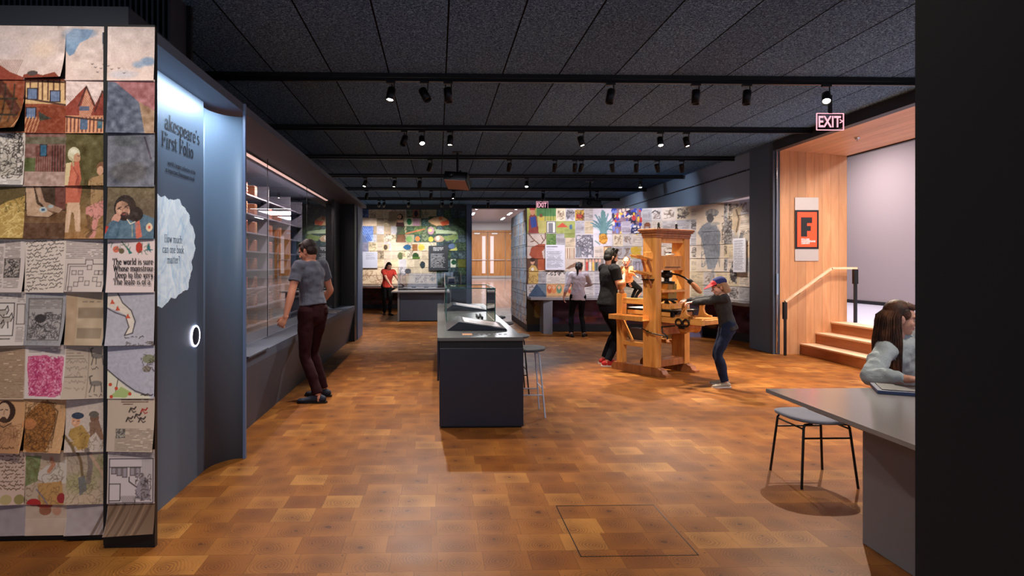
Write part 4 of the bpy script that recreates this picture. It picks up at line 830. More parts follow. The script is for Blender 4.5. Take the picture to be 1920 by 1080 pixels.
# lower dark printed panels under the right counter
LP = Canvas(0, 0, 200, 60, 1.5, (.34, .22, .28)); LP.noise(0, 0, 200, 60, .08, 8)
LP.rect(0, 0, 16, 60, (.32, .25, .16)).ell(9, 30, 4, 16, (.62, .50, .28)).ell(9, 14, 3, 4, (.6, .5, .4)).rect(56, 14, 82, 44, (.58, .44, .54)).scribble(52, 14, 76, 44, 60, 1.4, (.5, .24, .34), .6)
for _ in range(26): LP.ell(20+rng.random()*180, 10+rng.random()*45, 2+rng.random()*5, 2+rng.random()*5, [(.62, .32, .24), (.45, .3, .52), (.7, .5, .3), (.3, .32, .55)][int(rng.random()*4)], .7, 0, .5)
for i in range(len(CW)-1):
    a, b = Vector((*CW[i], 0)), Vector((*CW[i+1], 0)); d = b-a; ang = math.atan2(d.y, d.x); L = d.length; nx = max(6, int(L*40))
    U, V = np.meshgrid(np.linspace(0, 1, nx), np.linspace(0, 1, 24)); P = np.zeros((24, nx, 3), np.float32); P[..., 0] = U*L; P[..., 2] = .78-.62*V; P[..., 1] = -.008
    u0 = CL[i]/CL[-1]*200; u1 = CL[i+1]/CL[-1]*200
    if L > .01:
        me = sheet_mesh(LP.crop(u0, 0, u1, 59, nx, 24), P); me.transform(Matrix.Translation(a)@Matrix.Rotation(ang, 4, 'Z'))
        if i == 0: lo_bm = bmesh.new()
        lo_bm.from_mesh(me)
lm = bpy.data.meshes.new('lower'); lo_bm.to_mesh(lm); lo_bm.free()
tag(link_mesh('dark_mural', lm, M['print']), 'dark purple and brown printed mural below the counter behind the press', 'mural')

# ---------------------------------------------------------------- back wall art, 11.7 x 15.3 units a sheet, 16 columns
B = Canvas(0, 0, 187.2, 200, 2.0, (.78, .68, .56))
for i in range(16):
    for jn in range(13):
        x, y = i*11.7, jn*15.3
        if i < 3: c = rs.choice([(.30, .36, .56), (.36, .44, .64), (.52, .52, .62)]) if jn < 6 else rs.choice([(.62, .62, .68), (.78, .72, .68)])
        elif i < 8: c = rs.choice([(.80, .72, .64), (.72, .70, .72), (.84, .76, .62), (.66, .58, .48)])
        elif i < 12: c = rs.choice([(.30, .36, .24), (.22, .30, .28), (.62, .60, .48), (.30, .34, .26)]) if jn < 4 else rs.choice([(.78, .72, .62), (.84, .78, .68)])
        else: c = rs.choice([(.16, .22, .24), (.22, .28, .30), (.20, .27, .20)])
        B.rect(x, y, x+11.7, y+15.3, c); k = rs.random(); dark = sum(c) < 1.1
        if not dark and k < .5: B.text(x+1.5, y+2, x+10, y+14, 1.7, (.35, .28, .24), .4, .6)
        elif k < .8: B.scribble(x+1, y+1, x+10.5, y+14, 12, .9, tuple(min(1, v*(1.7 if dark else .55)) for v in c), .7, 5)
        B.name(x, y, x+11.7, y+15.3, 'dark foliage' if dark and i > 7 else 'deep blue night shapes' if dark else 'pale lines of print' if k < .5 else 'a faint drawing' if k < .8 else 'plain tinted paper')
B.rect(0, 0, 10, 14, (.2, .28, .6)).rect(12, 0, 18, 14, (.15, .25, .68)).ell(3, 40, 8, 7, (.86, .64, .46)).ell(3, 43, 5, 5, (.25, .32, .52)).rect(19, 31, 42, 47, (.30, .42, .72)).ell(36, 52, 6, 7, (.24, .36, .68)).hatch(19, 31, 42, 60, 3, .9, (.70, .78, .9), .6, .5).rect(23, 15, 46, 30, (.86, .76, .66)).name(19, 31, 42, 47, 'blue and white patterned tiles').name(0, 31, 12, 46, 'an orange arch on blue')
B.rect(66, 3, 92, 30, (.62, .54, .44)).ell(84, 13, 4.5, 6, (.16, .12, .10)).ell(83, 13, 3, 4, (.82, .62, .5)).poly([(77, 32), (79, 20), (88, 20), (92, 32)], (.26, .12, .12)).poly([(78, 18), (89, 19), (88, 24), (80, 24)], (.8, .6, .5)).poly([(79, 32), (90, 32), (93, 60), (77, 60)], (.30, .32, .26)).poly([(80, 47), (91, 46), (92, 61), (78, 61)], (.46, .30, .2)).name(77, 0, 94, 61, 'part of a dark haired woman in a low cut gown')
B.rect(90, 15, 104, 30, (.80, .78, .66)).rect(104, 16, 115, 30, (.80, .62, .68)).ell(98, 22, 4, 6, (.15, .45, .25)).rect(103, 0, 114, 14, (.55, .35, .3)).ell(109, 7, 3, 6, (.15, .12, .15)).hatch(92, 31, 125, 46, 4, 2, (.30, .40, .16), .7, -.6).line([(94, 44), (122, 36)], 2.5, (.75, .45, .3)).ell(111, 54, 3.5, 4.5, (.85, .45, .22)).ell(98, 55, 5, 6, (.45, .6, .35))
B.rect(128, 12, 160, 31, (.25, .30, .20)).poly([(128, 20), (137, 14), (150, 12), (158, 18), (161, 28), (140, 30), (130, 24)], (.85, .68, .50)).poly([(146, 22), (160, 19), (161, 26), (150, 30)], (.85, .35, .2)).ell(142, 18, 3, 4, (.9, .75, .6)).ell(147, 16, 3, 4, (.85, .5, .3)).name(126, 10, 162, 31, 'pale figures with red cloth in dark woods')
B.ell(132, 39, 5, 7, (.72, .56, .62)).ell(131, 38, 2.5, 3, (.9, .8, .5)).poly([(138, 36), (170, 40), (175, 45), (140, 44)], (.62, .68, .55)).ell(145, 54, 8, 6, (.72, .60, .50)).ell(143, 53, 3, 4, (.9, .85, .8)).ell(132, 55, 4, 5, (.72, .70, .28)).poly([(150, 50), (170, 46), (176, 55), (156, 58)], (.45, .52, .30)).line([(168, 60), (174, 50), (172, 42)], 1.8, (.45, .6, .35)).ell(165, 68, 5, 5, (.32, .4, .55)).poly([(160, 76), (172, 70), (174, 76)], (.72, .72, .4))
B.ell(95, 70, 6, 5, (.14, .34, .50)).rect(103, 64, 111, 77, (.55, .36, .2)).ell(117, 70, 5, 6, (.80, .68, .28)).rect(56, 64, 66, 77, (.80, .68, .54)).ell(61, 70, 3, 5, (.3, .25, .2)).ell(84, 86, 4, 7, (.35, .38, .25)).ell(108, 86, 5, 6, (.16, .28, .14)).rect(103, 88, 115, 92, (.30, .42, .16)).ell(119, 103, 4, 7, (.15, .2, .22)).ell(96, 115, 5, 5, (.28, .28, .3)).rect(163, 92, 171, 108, (.80, .82, .76)).ell(168, 98, 4, 5, (.1, .3, .2)).rect(174, 92, 187, 108, (.36, .38, .15)).rect(0, 108, 80, 140, (.84, .74, .62)).scribble(2, 110, 80, 138, 50, 1, (.55, .40, .3), .5, 12).noise(0, 0, 187, 200, .025, 3)
B.rect(0, 140, 187, 200, (.42, .30, .27)).noise(0, 140, 187, 200, .05, 6).scribble(0, 145, 70, 195, 60, 1.4, (.62, .28, .22), .7, 14).rect(100, 140, 187, 200, (.15, .12, .13)).ell(120, 165, 6, 14, (.45, .22, .15)).ell(135, 160, 5, 10, (.55, .32, .2))
for i in range(16):
    for r_ in range(6):
        X0 = -3.11+.2545*i; zt = 3.37-.2795*r_
        P = curled(0, .255, -.284, .006, 14, 18, rs.choice([.003, .008, .015, .02]), rs.choice([-1, 1]), 0)
        o = link_mesh('paper_sheet', sheet_mesh(B.crop(i*11.7, r_*15.3-.3, i*11.7+11.6, r_*15.3+15.2, 14, 18), P), M['print'], None, (X0, 20.985, zt))
        d_ = B.what(i*11.7, r_*15.3, i*11.7+11.7, r_*15.3+15.3, 'print')
        tag(o, f'{d_}, sheet {NUMS[i]} from left, {["top", "second", "third", "fourth", "fifth", "sixth"][r_]} row, far back wall', 'paper sheet', 'paper sheets on the far back wall')
U, V = np.meshgrid(np.linspace(0, 1, 230), np.linspace(0, 1, 130)); P = np.zeros((130, 230, 3), np.float32); P[..., 0] = U*4.07; P[..., 2] = -V*1.55; P[..., 1] = -.015*((V*5.5) % 1)**3
o = link_mesh('page_covering', sheet_mesh(B.crop(0, 91.8, 187, 178, 230, 130), P), M['print'], None, (-3.11, 20.985, 1.69)); tag(o, 'lower rows of overlapping pages at the foot of the far back wall', 'page covering', kind='stuff')
P2 = P.copy(); P2[..., 0] = U*4.6; P2[..., 2] = -V*3.2
o = link_mesh('page_covering', sheet_mesh(B.crop(186, 0, 60, 178, 230, 130), P2), M['print'], None, (-7.72, 20.985, 3.36)); tag(o, 'green and dark pages of the far wall seen through the showcase glass', 'page covering', kind='stuff')

# ---------------------------------------------------------------- text boards
def board(w_, h_, bg, fg, blocks, loc, rz, label, name='text_board'):
    cv_ = Canvas(0, 0, 100, 100*h_/w_, 1.6, bg)
    for (x0, y0, x1, y1, lh, wd) in blocks: cv_.text(x0, y0, x1, y1, lh, fg, .9, wd, .93, 0, .25)
    nx, ny = 110, int(110*h_/w_); U, V = np.meshgrid(np.linspace(0, 1, nx), np.linspace(0, 1, ny)); P = np.zeros((ny, nx, 3), np.float32)
    P[..., 0] = (U-.5)*w_; P[..., 2] = (.5-V)*h_; P[..., 1] = -.0125
    o = empty(name, label, 'text panel', loc, rz)
    MB().box(-w_/2, w_/2, -.012, .012, -h_/2, h_/2).build('panel', M['dark'] if sum(bg) < 1 else M['white'], o)
    link_mesh('printed_face', sheet_mesh(cv_.crop(0, 0, 100, 100*h_/w_, nx, ny), P), M['board'], o); return o
wh = (.86, .85, .88)
board(.44, .56, wh, (.2, .2, .22), [(8, 10, 70, 13, 5, 4), (8, 22, 50, 24, 4, 1.4), (8, 32, 92, 120, 4.2, 1.4)], (2.62, 13.645, 1.66), 0, 'white text panel to the right of the red deer on the paper wall')
a = cw_at(edges[20]+.1); b = cw_at(edges[21]+.1); d = (b-a).normalized(); an = math.atan2(d.y, d.x)
board(.36, .66, wh, (.3, .3, .35), [(8, 10, 92, 175, 4.6, 1.6)], (a.x+.075*math.sin(an), a.y-.075*math.cos(an), 1.68), an, 'tall white text panel near the right end of the curved paper wall')
board(.66, .84, (.22, .23, .25), (.86, .86, .88), [(24, 10, 74, 26, 7, 4), (10, 42, 86, 116, 4.4, 1.8)], (.02, 20.93, 1.72), 0, 'black text panel with white writing on the far back wall')
board(.86, .55, (.76, .76, .82), (.3, .3, .34), [(3, 4, 26, 20, 4.5, 2), (3, 24, 30, 40, 3, .8), (55, 4, 92, 32, 3, .7)], (-2.48, 20.93, 1.66), 0, 'wide pale grey text panel beside the woman in red')
board(.5, .84, (.2, .21, .23), (.86, .86, .88), [(24, 10, 74, 26, 7, 4), (10, 42, 86, 116, 4.4, 1.8)], (-4.45, 20.93, 1.72), 0, 'black text panel visible through the showcase glass')
# ================================================================ showcase contents
sw = MB().box(-1.908, -1.892, 4.87, 11.2, .70, 2.68)
g = empty('showcase_window', 'tall glass front of the built-in bookcase on the left', 'showcase glass', (0, 0, 0))
for k, (a, b) in enumerate(((4.87, 6.9), (6.905, 8.95), (8.955, 11.2))): MB().add([(-1.9, a, .70), (-1.9, b, .70), (-1.9, b, 2.68), (-1.9, a, 2.68)], [(0, 1, 2, 3)]).build('glass_pane', M['glassw'], g)
for y in (6.9025, 8.9525): MB().box(-1.903, -1.897, y-.003, y+.003, .70, 2.68).build('joint', M['black'], g)
M['shelf'] = mat('shelf_grey', (.36, .36, .40), .4)
shelf_names = ['lowest', 'second', 'third', 'fourth', 'fifth', 'sixth', 'seventh', 'top']
bc = empty('bookcase', 'grey metal bookcase with eight shelves behind the showcase glass', 'bookcase', (-2.62, 8.2, .62))
MB().box(-.27, -.25, -3.2, 2.9, 0, 2.0).build('back_panel', M['slate'], bc)
for z in range(8): MB().box(-.25, .18, -3.2, 2.9, .06+z*.245, .078+z*.245).build('shelf', M['shelf'], bc)
for y in (-3.2, -1.9, -.6, .7, 2.0, 2.88): MB().box(-.25, .185, y, y+.014, 0, 2.0).build('upright', M['shelf'], bc)
bk_m = [mat('red_leather', (.46, .13, .10), .45), mat('brown_leather', (.42, .24, .14), .5), mat('russet_leather', (.55, .22, .14), .45), mat('tan_leather', (.62, .45, .30), .5)]
def make_book(name, mt):
    b = MB().box(-.055, .065, -.017, .017, 0, .15, .005); o = b.build(name, mt)
    pg = MB().box(-.05, .055, -.014, .014, .149, .1515); pg.build('page_block', M['white'], o)
    bd = MB()
    for z in (.035, .075, .115): bd.box(.063, .068, -.0172, .0172, z-.003, z+.003)
    bd.build('raised_bands', M['brass'], o); return o
protos = [make_book('book', m) for m in bk_m]; used = [False]*4
for zi in range(8):
    for (ya, n) in ((-2.82, 8), (-2.3, 5), (-1.75, 8), (-1.2, 6), (-.45, 8), (.15, 5), (.85, 7), (1.5, 4)):
        if zi in (0, 7) and n == 4: continue
        if zi == 7 and ya > .5: continue
        for k in range(n if ya < .1 else n-2):
            i = rs.choice([0, 0, 2, 2, 1, 3]) if k > 1 else 1
            o = protos[i] if not used[i] else copy_tree(protos[i]); used[i] = True
            o.location = (-2.53, 8.2+ya+k*.037, .70+zi*.245)
            c = ['red', 'brown', 'russet', 'tan'][i]
            tag(o, f'{c} leather bound book on the {shelf_names[zi]} shelf behind the showcase glass', 'book', f'{c} books on the {shelf_names[zi]} shelf of the showcase')
# glowing strip added inside the showcase in place of a pale reflected band
M['strip'] = mat('reflection_glow', (1, .9, .85), .5, emis=(1, .80, .74), es=1.2)
ls = empty('showcase_glow', 'slim pinkish glowing strip along the top inside the showcase in place of a reflection', 'glow strip', (-2.0, 8.2, 2.66)); MB().box(-.02, .02, -3, 2.9, -.012, 0).build('glow_face', M['strip'], ls); MB().box(-.026, .026, -3.01, 2.91, 0, .012).build('housing', M['black'], ls)
ld = MB(); ld.box(-.16, .16, -.3, .3, 0, .018, .004); o = ld.build('label_plate', M['slate'], None, (-1.76, 5.55, .701)); tag(o, 'grey rectangular caption plate on the bench below the showcase glass', 'caption plate')
ld = MB().box(-.12, .12, -.3, .3, 0, .018, .004); o = ld.build('label_plate', M['greytop'], None, (-1.76, 10.3, .701)); tag(o, 'pale caption plate at the far end of the showcase bench', 'caption plate')

# ================================================================ central island
isl = empty('display_island', 'long dark navy display counter standing in the middle of the room', 'counter', (.40, 8.0, 0))
MB().box(-.385, .385, -2.40, -2.22, .02, .735, .004).build('end_panel', M['navy'], isl); MB().box(-.385, .08, -2.22, 2.45, .02, .735, .004).build('base_cabinet', M['navy'], isl); MB().box(-.385, .385, 2.40, 2.45, .02, .735).build('end_panel', M['navy'], isl)
MB().box(-.37, .07, -2.36, 2.42, 0, .02).box(-.37, .37, -2.37, -2.25, 0, .02).build('plinth', M['black'], isl)
MB().box(-.385, .385, -2.37, 2.45, .735, .80).build('shadow_gap', M['black'], isl)
ct = MB(); ct.box(-.405, .385, -2.405, 2.46, .80, .835, .006); ct.build('countertop', mat('dark_solid_top', (.36, .36, .36), .22, spec=.7), isl)
MB().box(-.405, -.388, -2.3, 2.45, .42, .80).build('side_flap', M['navy'], isl)
fl = MB()
for k in range(8): fl.box(-.165+k*.012, -.160+k*.012, -2.22+.0, -2.10, .8352, .8362)
fl.build('inlaid_strips', mat('inlay', (.85, .62, .40), .4, emis=(1, .62, .35), es=.5), isl)
ic = MB()
for k in range(6): ic.box(-.02+k*.05, .006+k*.05, -2.20, -2.14, .8352, .8362)
ic.build('touch_marks', mat('touch_marks', (.45, .45, .48), .4), isl)
def kiosk(y, label):
    k = empty('reading_kiosk', label, 'kiosk', (.39, y, .8368))
    pr = [(-.30, 0), (-.18, .085), (-.16, .085), (.30, .015), (.31, 0)]
    MB().prism_m(pr, 0, .72, Matrix(((1, 0, 0), (0, 0, 1), (0, 1, 0)))).build('body', M['navy'], k)
    sc_ = MB(); d = Vector((.46, 0, -.07)).normalized(); nrm = Vector((.07, 0, .46)).normalized(); c0 = Vector((-.16, 0, .085))+nrm*.001
    for (u0, u1, v0, v1, nm, mt) in ((.02, .44, .05, .67, 'bezel', M['black']), (.04, .42, .09, .63, 'screen', mat('kiosk_screen', (.70, .66, .66), .2, emis=(.75, .68, .68), es=.35))):
        q = [c0+d*u+Vector((0, v, 0)) for u, v in ((u0, v0), (u1, v0), (u1, v1), (u0, v1))]; c0 = c0+nrm*.0012
        MB().add(q, [(0, 1, 2, 3)]).build(nm, mt, k)
    pg = MB()
    for i in range(14):
        u0 = .06+.02*i; q = [c0+d*u+Vector((0, v, 0)) for u, v in ((u0+.04, .13), (u0+.046, .13), (u0+.046, .36+.02*(i % 3)), (u0+.04, .36+.02*(i % 3)))]; pg.add(q, [(0, 1, 2, 3)])
    pg.build('page_text', M['slate'], k); return k
kiosk(6.16, 'sloping touchscreen reading kiosk at the near end of the dark island')
kiosk(8.78, 'sloping touchscreen reading kiosk behind the glass vitrine on the dark island')
vt = empty('glass_vitrine', 'green-edged glass vitrine standing on the dark island between two kiosks', 'glass case', (.385, 7.78, .8368))
W2, D2, H2 = .285, .62, .385
for nm, q in (('front_pane', [(-W2, -D2, 0), (W2, -D2, 0), (W2, -D2, H2), (-W2, -D2, H2)]), ('back_pane', [(-W2, D2, 0), (W2, D2, 0), (W2, D2, H2), (-W2, D2, H2)]), ('side_pane', [(-W2, -D2, 0), (-W2, D2, 0), (-W2, D2, H2), (-W2, -D2, H2)]), ('side_pane', [(W2, -D2, 0), (W2, D2, 0), (W2, D2, H2), (W2, -D2, H2)]), ('top_pane', [(-W2, -D2, H2), (W2, -D2, H2), (W2, D2, H2), (-W2, D2, H2)])):
    MB().add(q, [(0, 1, 2, 3)]).build(nm, M['glass'], vt)
ed = MB(); t = .005
for x in (-W2, W2):
    for y in (-D2, D2): ed.box(x-t, x+t, y-t, y+t, 0, H2)
    ed.box(x-t, x+t, -D2, D2, H2-t, H2+t)
for y in (-D2, D2): ed.box(-W2, W2, y-t, y+t, H2-t, H2+t)
ed.build('glass_edges', M['gedge'], vt)
o = MB().box(-.05, .05, -.035, .035, 0, .015).build('caption_label', M['white'], None, (.27, 7.4, .836)); tag(o, 'small white caption label inside the glass vitrine on the island', 'caption label')
for i, x in enumerate((.50, .545)):
    o = MB().box(-.008, .008, -.25, .25, 0, .03).build('display_rail', M['iron'], None, (x, 7.7, .836)); tag(o, ('left' if i == 0 else 'right')+' of two thin black rails lying inside the glass vitrine', 'rail', 'rails in the vitrine')

# ================================================================ stools
M['felt'] = mat('grey_felt', (.42, .43, .50), .9, bump=.4, bscale=200, sheen=.3)
M['feltd'] = mat('dark_felt', (.22, .23, .27), .9, bump=.4, bscale=200, sheen=.3)
M['legw'] = mat('pale_blue_legs', (.72, .76, .86), .35)
def stool(label, cat, h, w, legm, seatm, loc, rz=0, group=None, fr=.18, sp=.05, cross=True):
    s = empty('bar_stool' if h > .6 else 'stool', label, cat, loc, rz, group)
    prof = []
    n = 32; vs = []; R_ = w*.58
    rings = [(.0, .0), (.6, .004), (.9, .008), (1.0, 0), (.985, -.014), (.9, -.018), (0, -.018)]
    mb = MB()
    for i, (k, dz) in enumerate(rings):
        for j in range(n):
            a = 2*PI*j/n; p = 2.6; c, q = abs(math.cos(a)), abs(math.sin(a)); rr = R_*(c**p+q**p)**(-1/p)*k
            vs.append((rr*math.cos(a), rr*math.sin(a), h-.002+dz+.012*(k*math.cos(a))**2))
    mb.add(vs, [(i*n+j, i*n+(j+1) % n, (i+1)*n+(j+1) % n, (i+1)*n+j) for i in range(len(rings)-1) for j in range(n)], True)
    mb.build('seat', seatm, s)
    r = w/2
    for sx in (-1, 1):
        for sy in (-1, 1):
            tx_, ty_ = sx*(r-sp), sy*(r-sp)
            MB().tube([(tx_*.6, ty_*.95, h-.028), (tx_*.93, ty_*.98, h-.030), (tx_, ty_, h-.05), (sx*r, sy*r, .0)], .0085, 8).build('leg', legm, s)
    zf = fr
    for sy in (-1, 1):
        k = (h-.05-zf)/(h-.05); e = r-sp+sp*k
        MB().tube([(-e, sy*e, zf), (e, sy*e, zf)], .0065, 8).build('stretcher', legm, s)
    if cross:
        k = (h-.05-zf-.06)/(h-.05); e = r-sp+sp*k
        for sx in (-1, 1): MB().tube([(sx*e, -e, zf+.06), (sx*e, e, zf+.06)], .0065, 8).build('stretcher', legm, s)
    return s
stool('low stool with grey felt seat and black legs beside the near grey desk', 'stool', .45, .385, M['black'], M['felt'], (2.62, 4.22, 0), 0, None, .33, .035, True)
stool('bar stool with pale blue legs, nearest at the dark island', 'bar stool', .66, .36, M['legw'], M['feltd'], (.87, 6.15, 0), 0, None, .22)
stool('bar stool with black legs behind the pale-legged one at the island', 'bar stool', .66, .36, M['black'], M['feltd'], (.87, 7.22, 0), 0, None, .22)
stool('third bar stool from the near end of the island', 'bar stool', .66, .36, M['black'], M['feltd'], (.87, 8.75, 0), 0, None, .22)
stool('farthest bar stool along the dark island', 'bar stool', .66, .36, M['black'], M['feltd'], (.87, 9.75, 0), 0, None, .22)

# ================================================================ near desk at the right
dk = empty('desk', 'pale grey angular desk at the right beside the near pillar', 'desk', (2.0, 3.6, 0))
MB().prism([(-.02, .05), (1.9, .07), (1.9, -1.6), (-.02, -1.6)], .728, .75).build('desktop', M['greytop'], dk)
ap = MB(); ap.prism_m([(.10, 0), (.13, -.05), (.19, -.085), (1.8, -.085), (1.8, 0)], -1.55, -.04, Matrix(((1, 0, 0), (0, 0, 1), (0, 1, 0))), (0, 0, .7275)); ap.build('apron', M['greyleg'], dk)
MB().box(.285, 1.6, -1.5, -.36, 0, .642, .004).build('pedestal', M['greyleg'], dk)
ty = empty('tray', 'flat blue rimmed tray on the grey desk under the seated woman\'s hand', 'tray', (2.93, 3.44, .751), math.radians(-27))
MB().box(-.36, .36, -.13, .13, 0, .02, .003).build('base', mat('tray_blue', (.22, .27, .42), .4), ty)
MB().box(-.335, .335, -.105, .105, .02, .024).build('dark_surface', M['black'], ty)

# ================================================================ counters by the right wall and the back room
rc = empty('gallery_counter', 'pale grey counter running below the paper wall behind the press', 'counter', (2.0, 13.1, 0))
ctop = [(0, .565)]+[(x-2.0-.03, y-13.1-.035) for x, y in CW[1:-1]]+[(4.0, -2.12), (3.58, -2.12), (3.55, -1.55), (3.2, -.9), (2.75, -.35), (2.2, -.02), (1.6, .04), (.0, .04)]
MB().prism(ctop, .735, .789).build('countertop', M['greytop'], rc)
for pts in ([(.28, .09), (.47, .045), (.47, .55), (.28, .55)],): MB().prism(pts, 0, .735).build('support_panel', M['greyleg'], rc)
MB().box(3.05, 3.45, -.6, -.52, 0, .735).build('support_panel', mat('lilac_panel', (.52, .50, .66), .5), rc)
bt = empty('display_table', 'grey display table carrying a glass case, beside the woman in red', 'table', (-.40, 17.1, 0))
MB().box(-.82, .72, -1.0, .9, .76, .80, .004).build('tabletop', M['greytop'], bt)
MB().box(-.60, .55, -.86, .8, .02, .76).build('base_cabinet', M['slate'], bt); MB().box(-.66, -.61, -.9, .82, 0, .76).build('end_panel', M['greyleg'], bt); MB().box(.56, .60, -.9, .82, 0, .76).build('end_panel', M['greyleg'], bt)
def glasscase(name, label, loc, w_, d_, h_):
    g_ = empty(name, label, 'glass case', loc); a, b = w_/2, d_/2
    for nm, q in (('front_pane', [(-a, -b, 0), (a, -b, 0), (a, -b, h_), (-a, -b, h_)]), ('back_pane', [(-a, b, 0), (a, b, 0), (a, b, h_), (-a, b, h_)]), ('side_pane', [(-a, -b, 0), (-a, b, 0), (-a, b, h_), (-a, -b, h_)]), ('side_pane', [(a, -b, 0), (a, b, 0), (a, b, h_), (a, -b, h_)]), ('top_pane', [(-a, -b, h_), (a, -b, h_), (a, b, h_), (-a, b, h_)])):
        MB().add(q, [(0, 1, 2, 3)]).build(nm, M['glassw'], g_)
    e_ = MB()
    for x in (-a, a):
        for y in (-b, b): e_.box(x-.006, x+.006, y-.006, y+.006, 0, h_)
    e_.build('edges', M['steel'], g_); MB().box(-a, a, -b, b, 0, .03).build('base', M['greyleg'], g_); return g_
glasscase('glass_case', 'wide low glass case on the display table beside the woman in red', (-.45, 17.25, .801), 1.28, .9, .46)
for i, x in enumerate((-.35, 0.0, .35)):
    o = MB().box(-.11, .11, -.15, .15, 0, .03, .004).build('open_book', M['white'], None, (-.5+x, 17.2, .835)); tag(o, ['left', 'middle', 'right'][i]+' of three pale open books inside the low glass case', 'book', 'books in the glass case'); MB().box(-.003, .003, -.15, .15, .03, .034).build('gutter', M['slate'], o)
bcn = empty('gallery_counter', 'grey counter along the far back wall behind the woman in red', 'counter', (-1.3, 20.3, 0))
MB().box(-4.5, 2.15, -.35, .6, .76, .80).build('countertop', M['greytop'], bcn); 
for x in (-3.6, -1.9, .0, 1.7): MB().box(x, x+.04, -.1, .55, 0, .76).build('support_panel', M['greyleg'], bcn)
glasscase('glass_case', 'small bright glass case on the far counter near the doorway', (.45, 20.25, .801), .62, .4, .45)
o = MB().box(-.12, .12, -.02, .02, 0, .26, .004).build('white_book', M['white'], None, (.45, 20.25, .833)); tag(o, 'upright white book standing in the small far glass case', 'book'); MB().box(-.1, .1, -.022, -.0205, .03, .2).build('cover_plate', M['blueedge'], o)

# ================================================================ doors in the lobby
for k in range(3):
    x = 1.70+k*.93
    d = empty('double_door_leaf' if False else 'wooden_door', ['left', 'middle', 'right'][k]+' of three tall wooden lobby doors with slit windows', 'door', (x, 32.1, .79), 0, 'lobby doors')
    MB().box(0, .90, 0, .05, 0, 2.4).build('door_panel', M['doorw'], d)
    MB().box(.62 if k != 1 else .12, .80 if k != 1 else .30, -.012, -.0, .25, 2.2).build('vision_pane', mat('door_pane', (.92, .82, .80), .3, emis=(1, .86, .82), es=.22), d)
    MB().tube([(.06, -.05, .95), (.86, -.05, .95)], .02, 8).build('push_bar', M['steel'], d)
    MB().box(0, .90, -.008, 0, 0, .12).build('kick_plate', M['steel'], d)
    MB().box(.2, .5, -.03, 0, 2.3, 2.37).build('closer', M['steel'], d)
fr_ = MB().box(1.55, 5.0, 32.08, 32.2, 3.2, 3.3)
for x in (1.58, 4.55): fr_.box(x, x+.11, 32.06, 32.2, .8, 3.2)
struct('trim_16', fr_, M['doorw'])

# ================================================================ exit signs
M['exitglass'] = glass_mat('sign_glass', (.95, .85, .87), 1.45)
M['exitred'] = mat('exit_lettering', (.95, .70, .75), .4, emis=(1, .72, .78), es=.9)
def exit_sign(loc, label, s=1.0, arrow=True):
    e = empty('exit_sign', label, 'exit sign', loc)
    MB().box(-.165*s, .165*s, -.004, .004, -.20*s, 0).build('glass_plate', M['exitglass'], e)
    fm = MB(); a, b, t = .165*s, .20*s, .004*s
    fm.box(-a, a, -.006, .006, -t, t).box(-a, a, -.006, .006, -b-t, -b+t).box(-a-t, -a+t, -.006, .006, -b, 0).box(a-t, a+t, -.006, .006, -b, 0); fm.build('lit_edge', M['exitred'], e)
    o = link_mesh('exit_letters', plain_text('EXIT', .19*s, .72, .004, 'CENTER'), M['exitred'], e); o.location = (-.012, -.007, -.165*s)
    if arrow: o2 = link_mesh('arrow', plain_text('>', .10*s, .8, .002, 'CENTER'), M['exitred'], e); o2.location = (.135*s, -.007, -.13*s)
    hz = 3.55-loc[2]
    MB().box(-.02, .02, -.012, .012, 0, hz).build('hanger', M['black'], e); return e
exit_sign((4.75, 7.30, 3.33), 'glass exit sign with arrow hanging before the wooden opening')
exit_sign((2.98, 17.45, 3.30), 'far glass exit sign hanging above the lobby doorway', 1.0, False)

# ================================================================ sign on the wood wall
sg = empty('wall_sign', 'orange and black library sign in a steel plate on the wood wall', 'sign', (6.165, 10.09, 2.09))
MB().box(-.20, .20, -.006, .008, -.53, .53).build('steel_plate', M['steel'], sg)
MB().box(-.20, .20, -.012, -.006, -.33, .32).build('black_border', M['black'], sg)
M['orange'] = mat('sign_orange', (.93, .27, .12), .45, emis=(1, .25, .1), es=.55)
MB().box(-.165, .165, -.016, -.012, -.295, .285).build('orange_face', M['orange'], sg)
F_ = [(-.105, .20), (.085, .20), (.085, .10), (.0, .10), (.0, .055), (.065, .055), (.065, -.03), (.0, -.03), (.0, -.125), (-.105, -.125)]
MB().prism_m(F_, .0, .0015, Matrix(((1, 0, 0), (0, 0, -1), (0, 1, 0))), (0, -.0162, 0)).build('letter_f', M['ink'], sg)
o = link_mesh('library_name', plain_text('FOLGER\nSHAKESPEARE\nLIBRARY', .042, .92, .001, 'LEFT', .75), M['inkwhite'], sg); o.location = (-.10, -.0175, -.185)
# small fittings on the wall and the soffit
for i, (x, y, z) in enumerate(((6.2, 8.9, 3.352), (6.25, 7.2, 3.348))):
    o = MB().lathe([(.03, 0), (.03, .015), (.045, .02)], (0, 0, 0), 14).build('sprinkler_head', M['chrome'], None, (x, y, z-.0)); MB().tube([(0, 0, -.03), (0, 0, .0)], .006, 8).build('nozzle', M['chrome'], o); tag(o, ('far' if i == 0 else 'near')+' small chrome sprinkler in the wooden soffit', 'sprinkler', 'sprinklers in the wooden soffit')
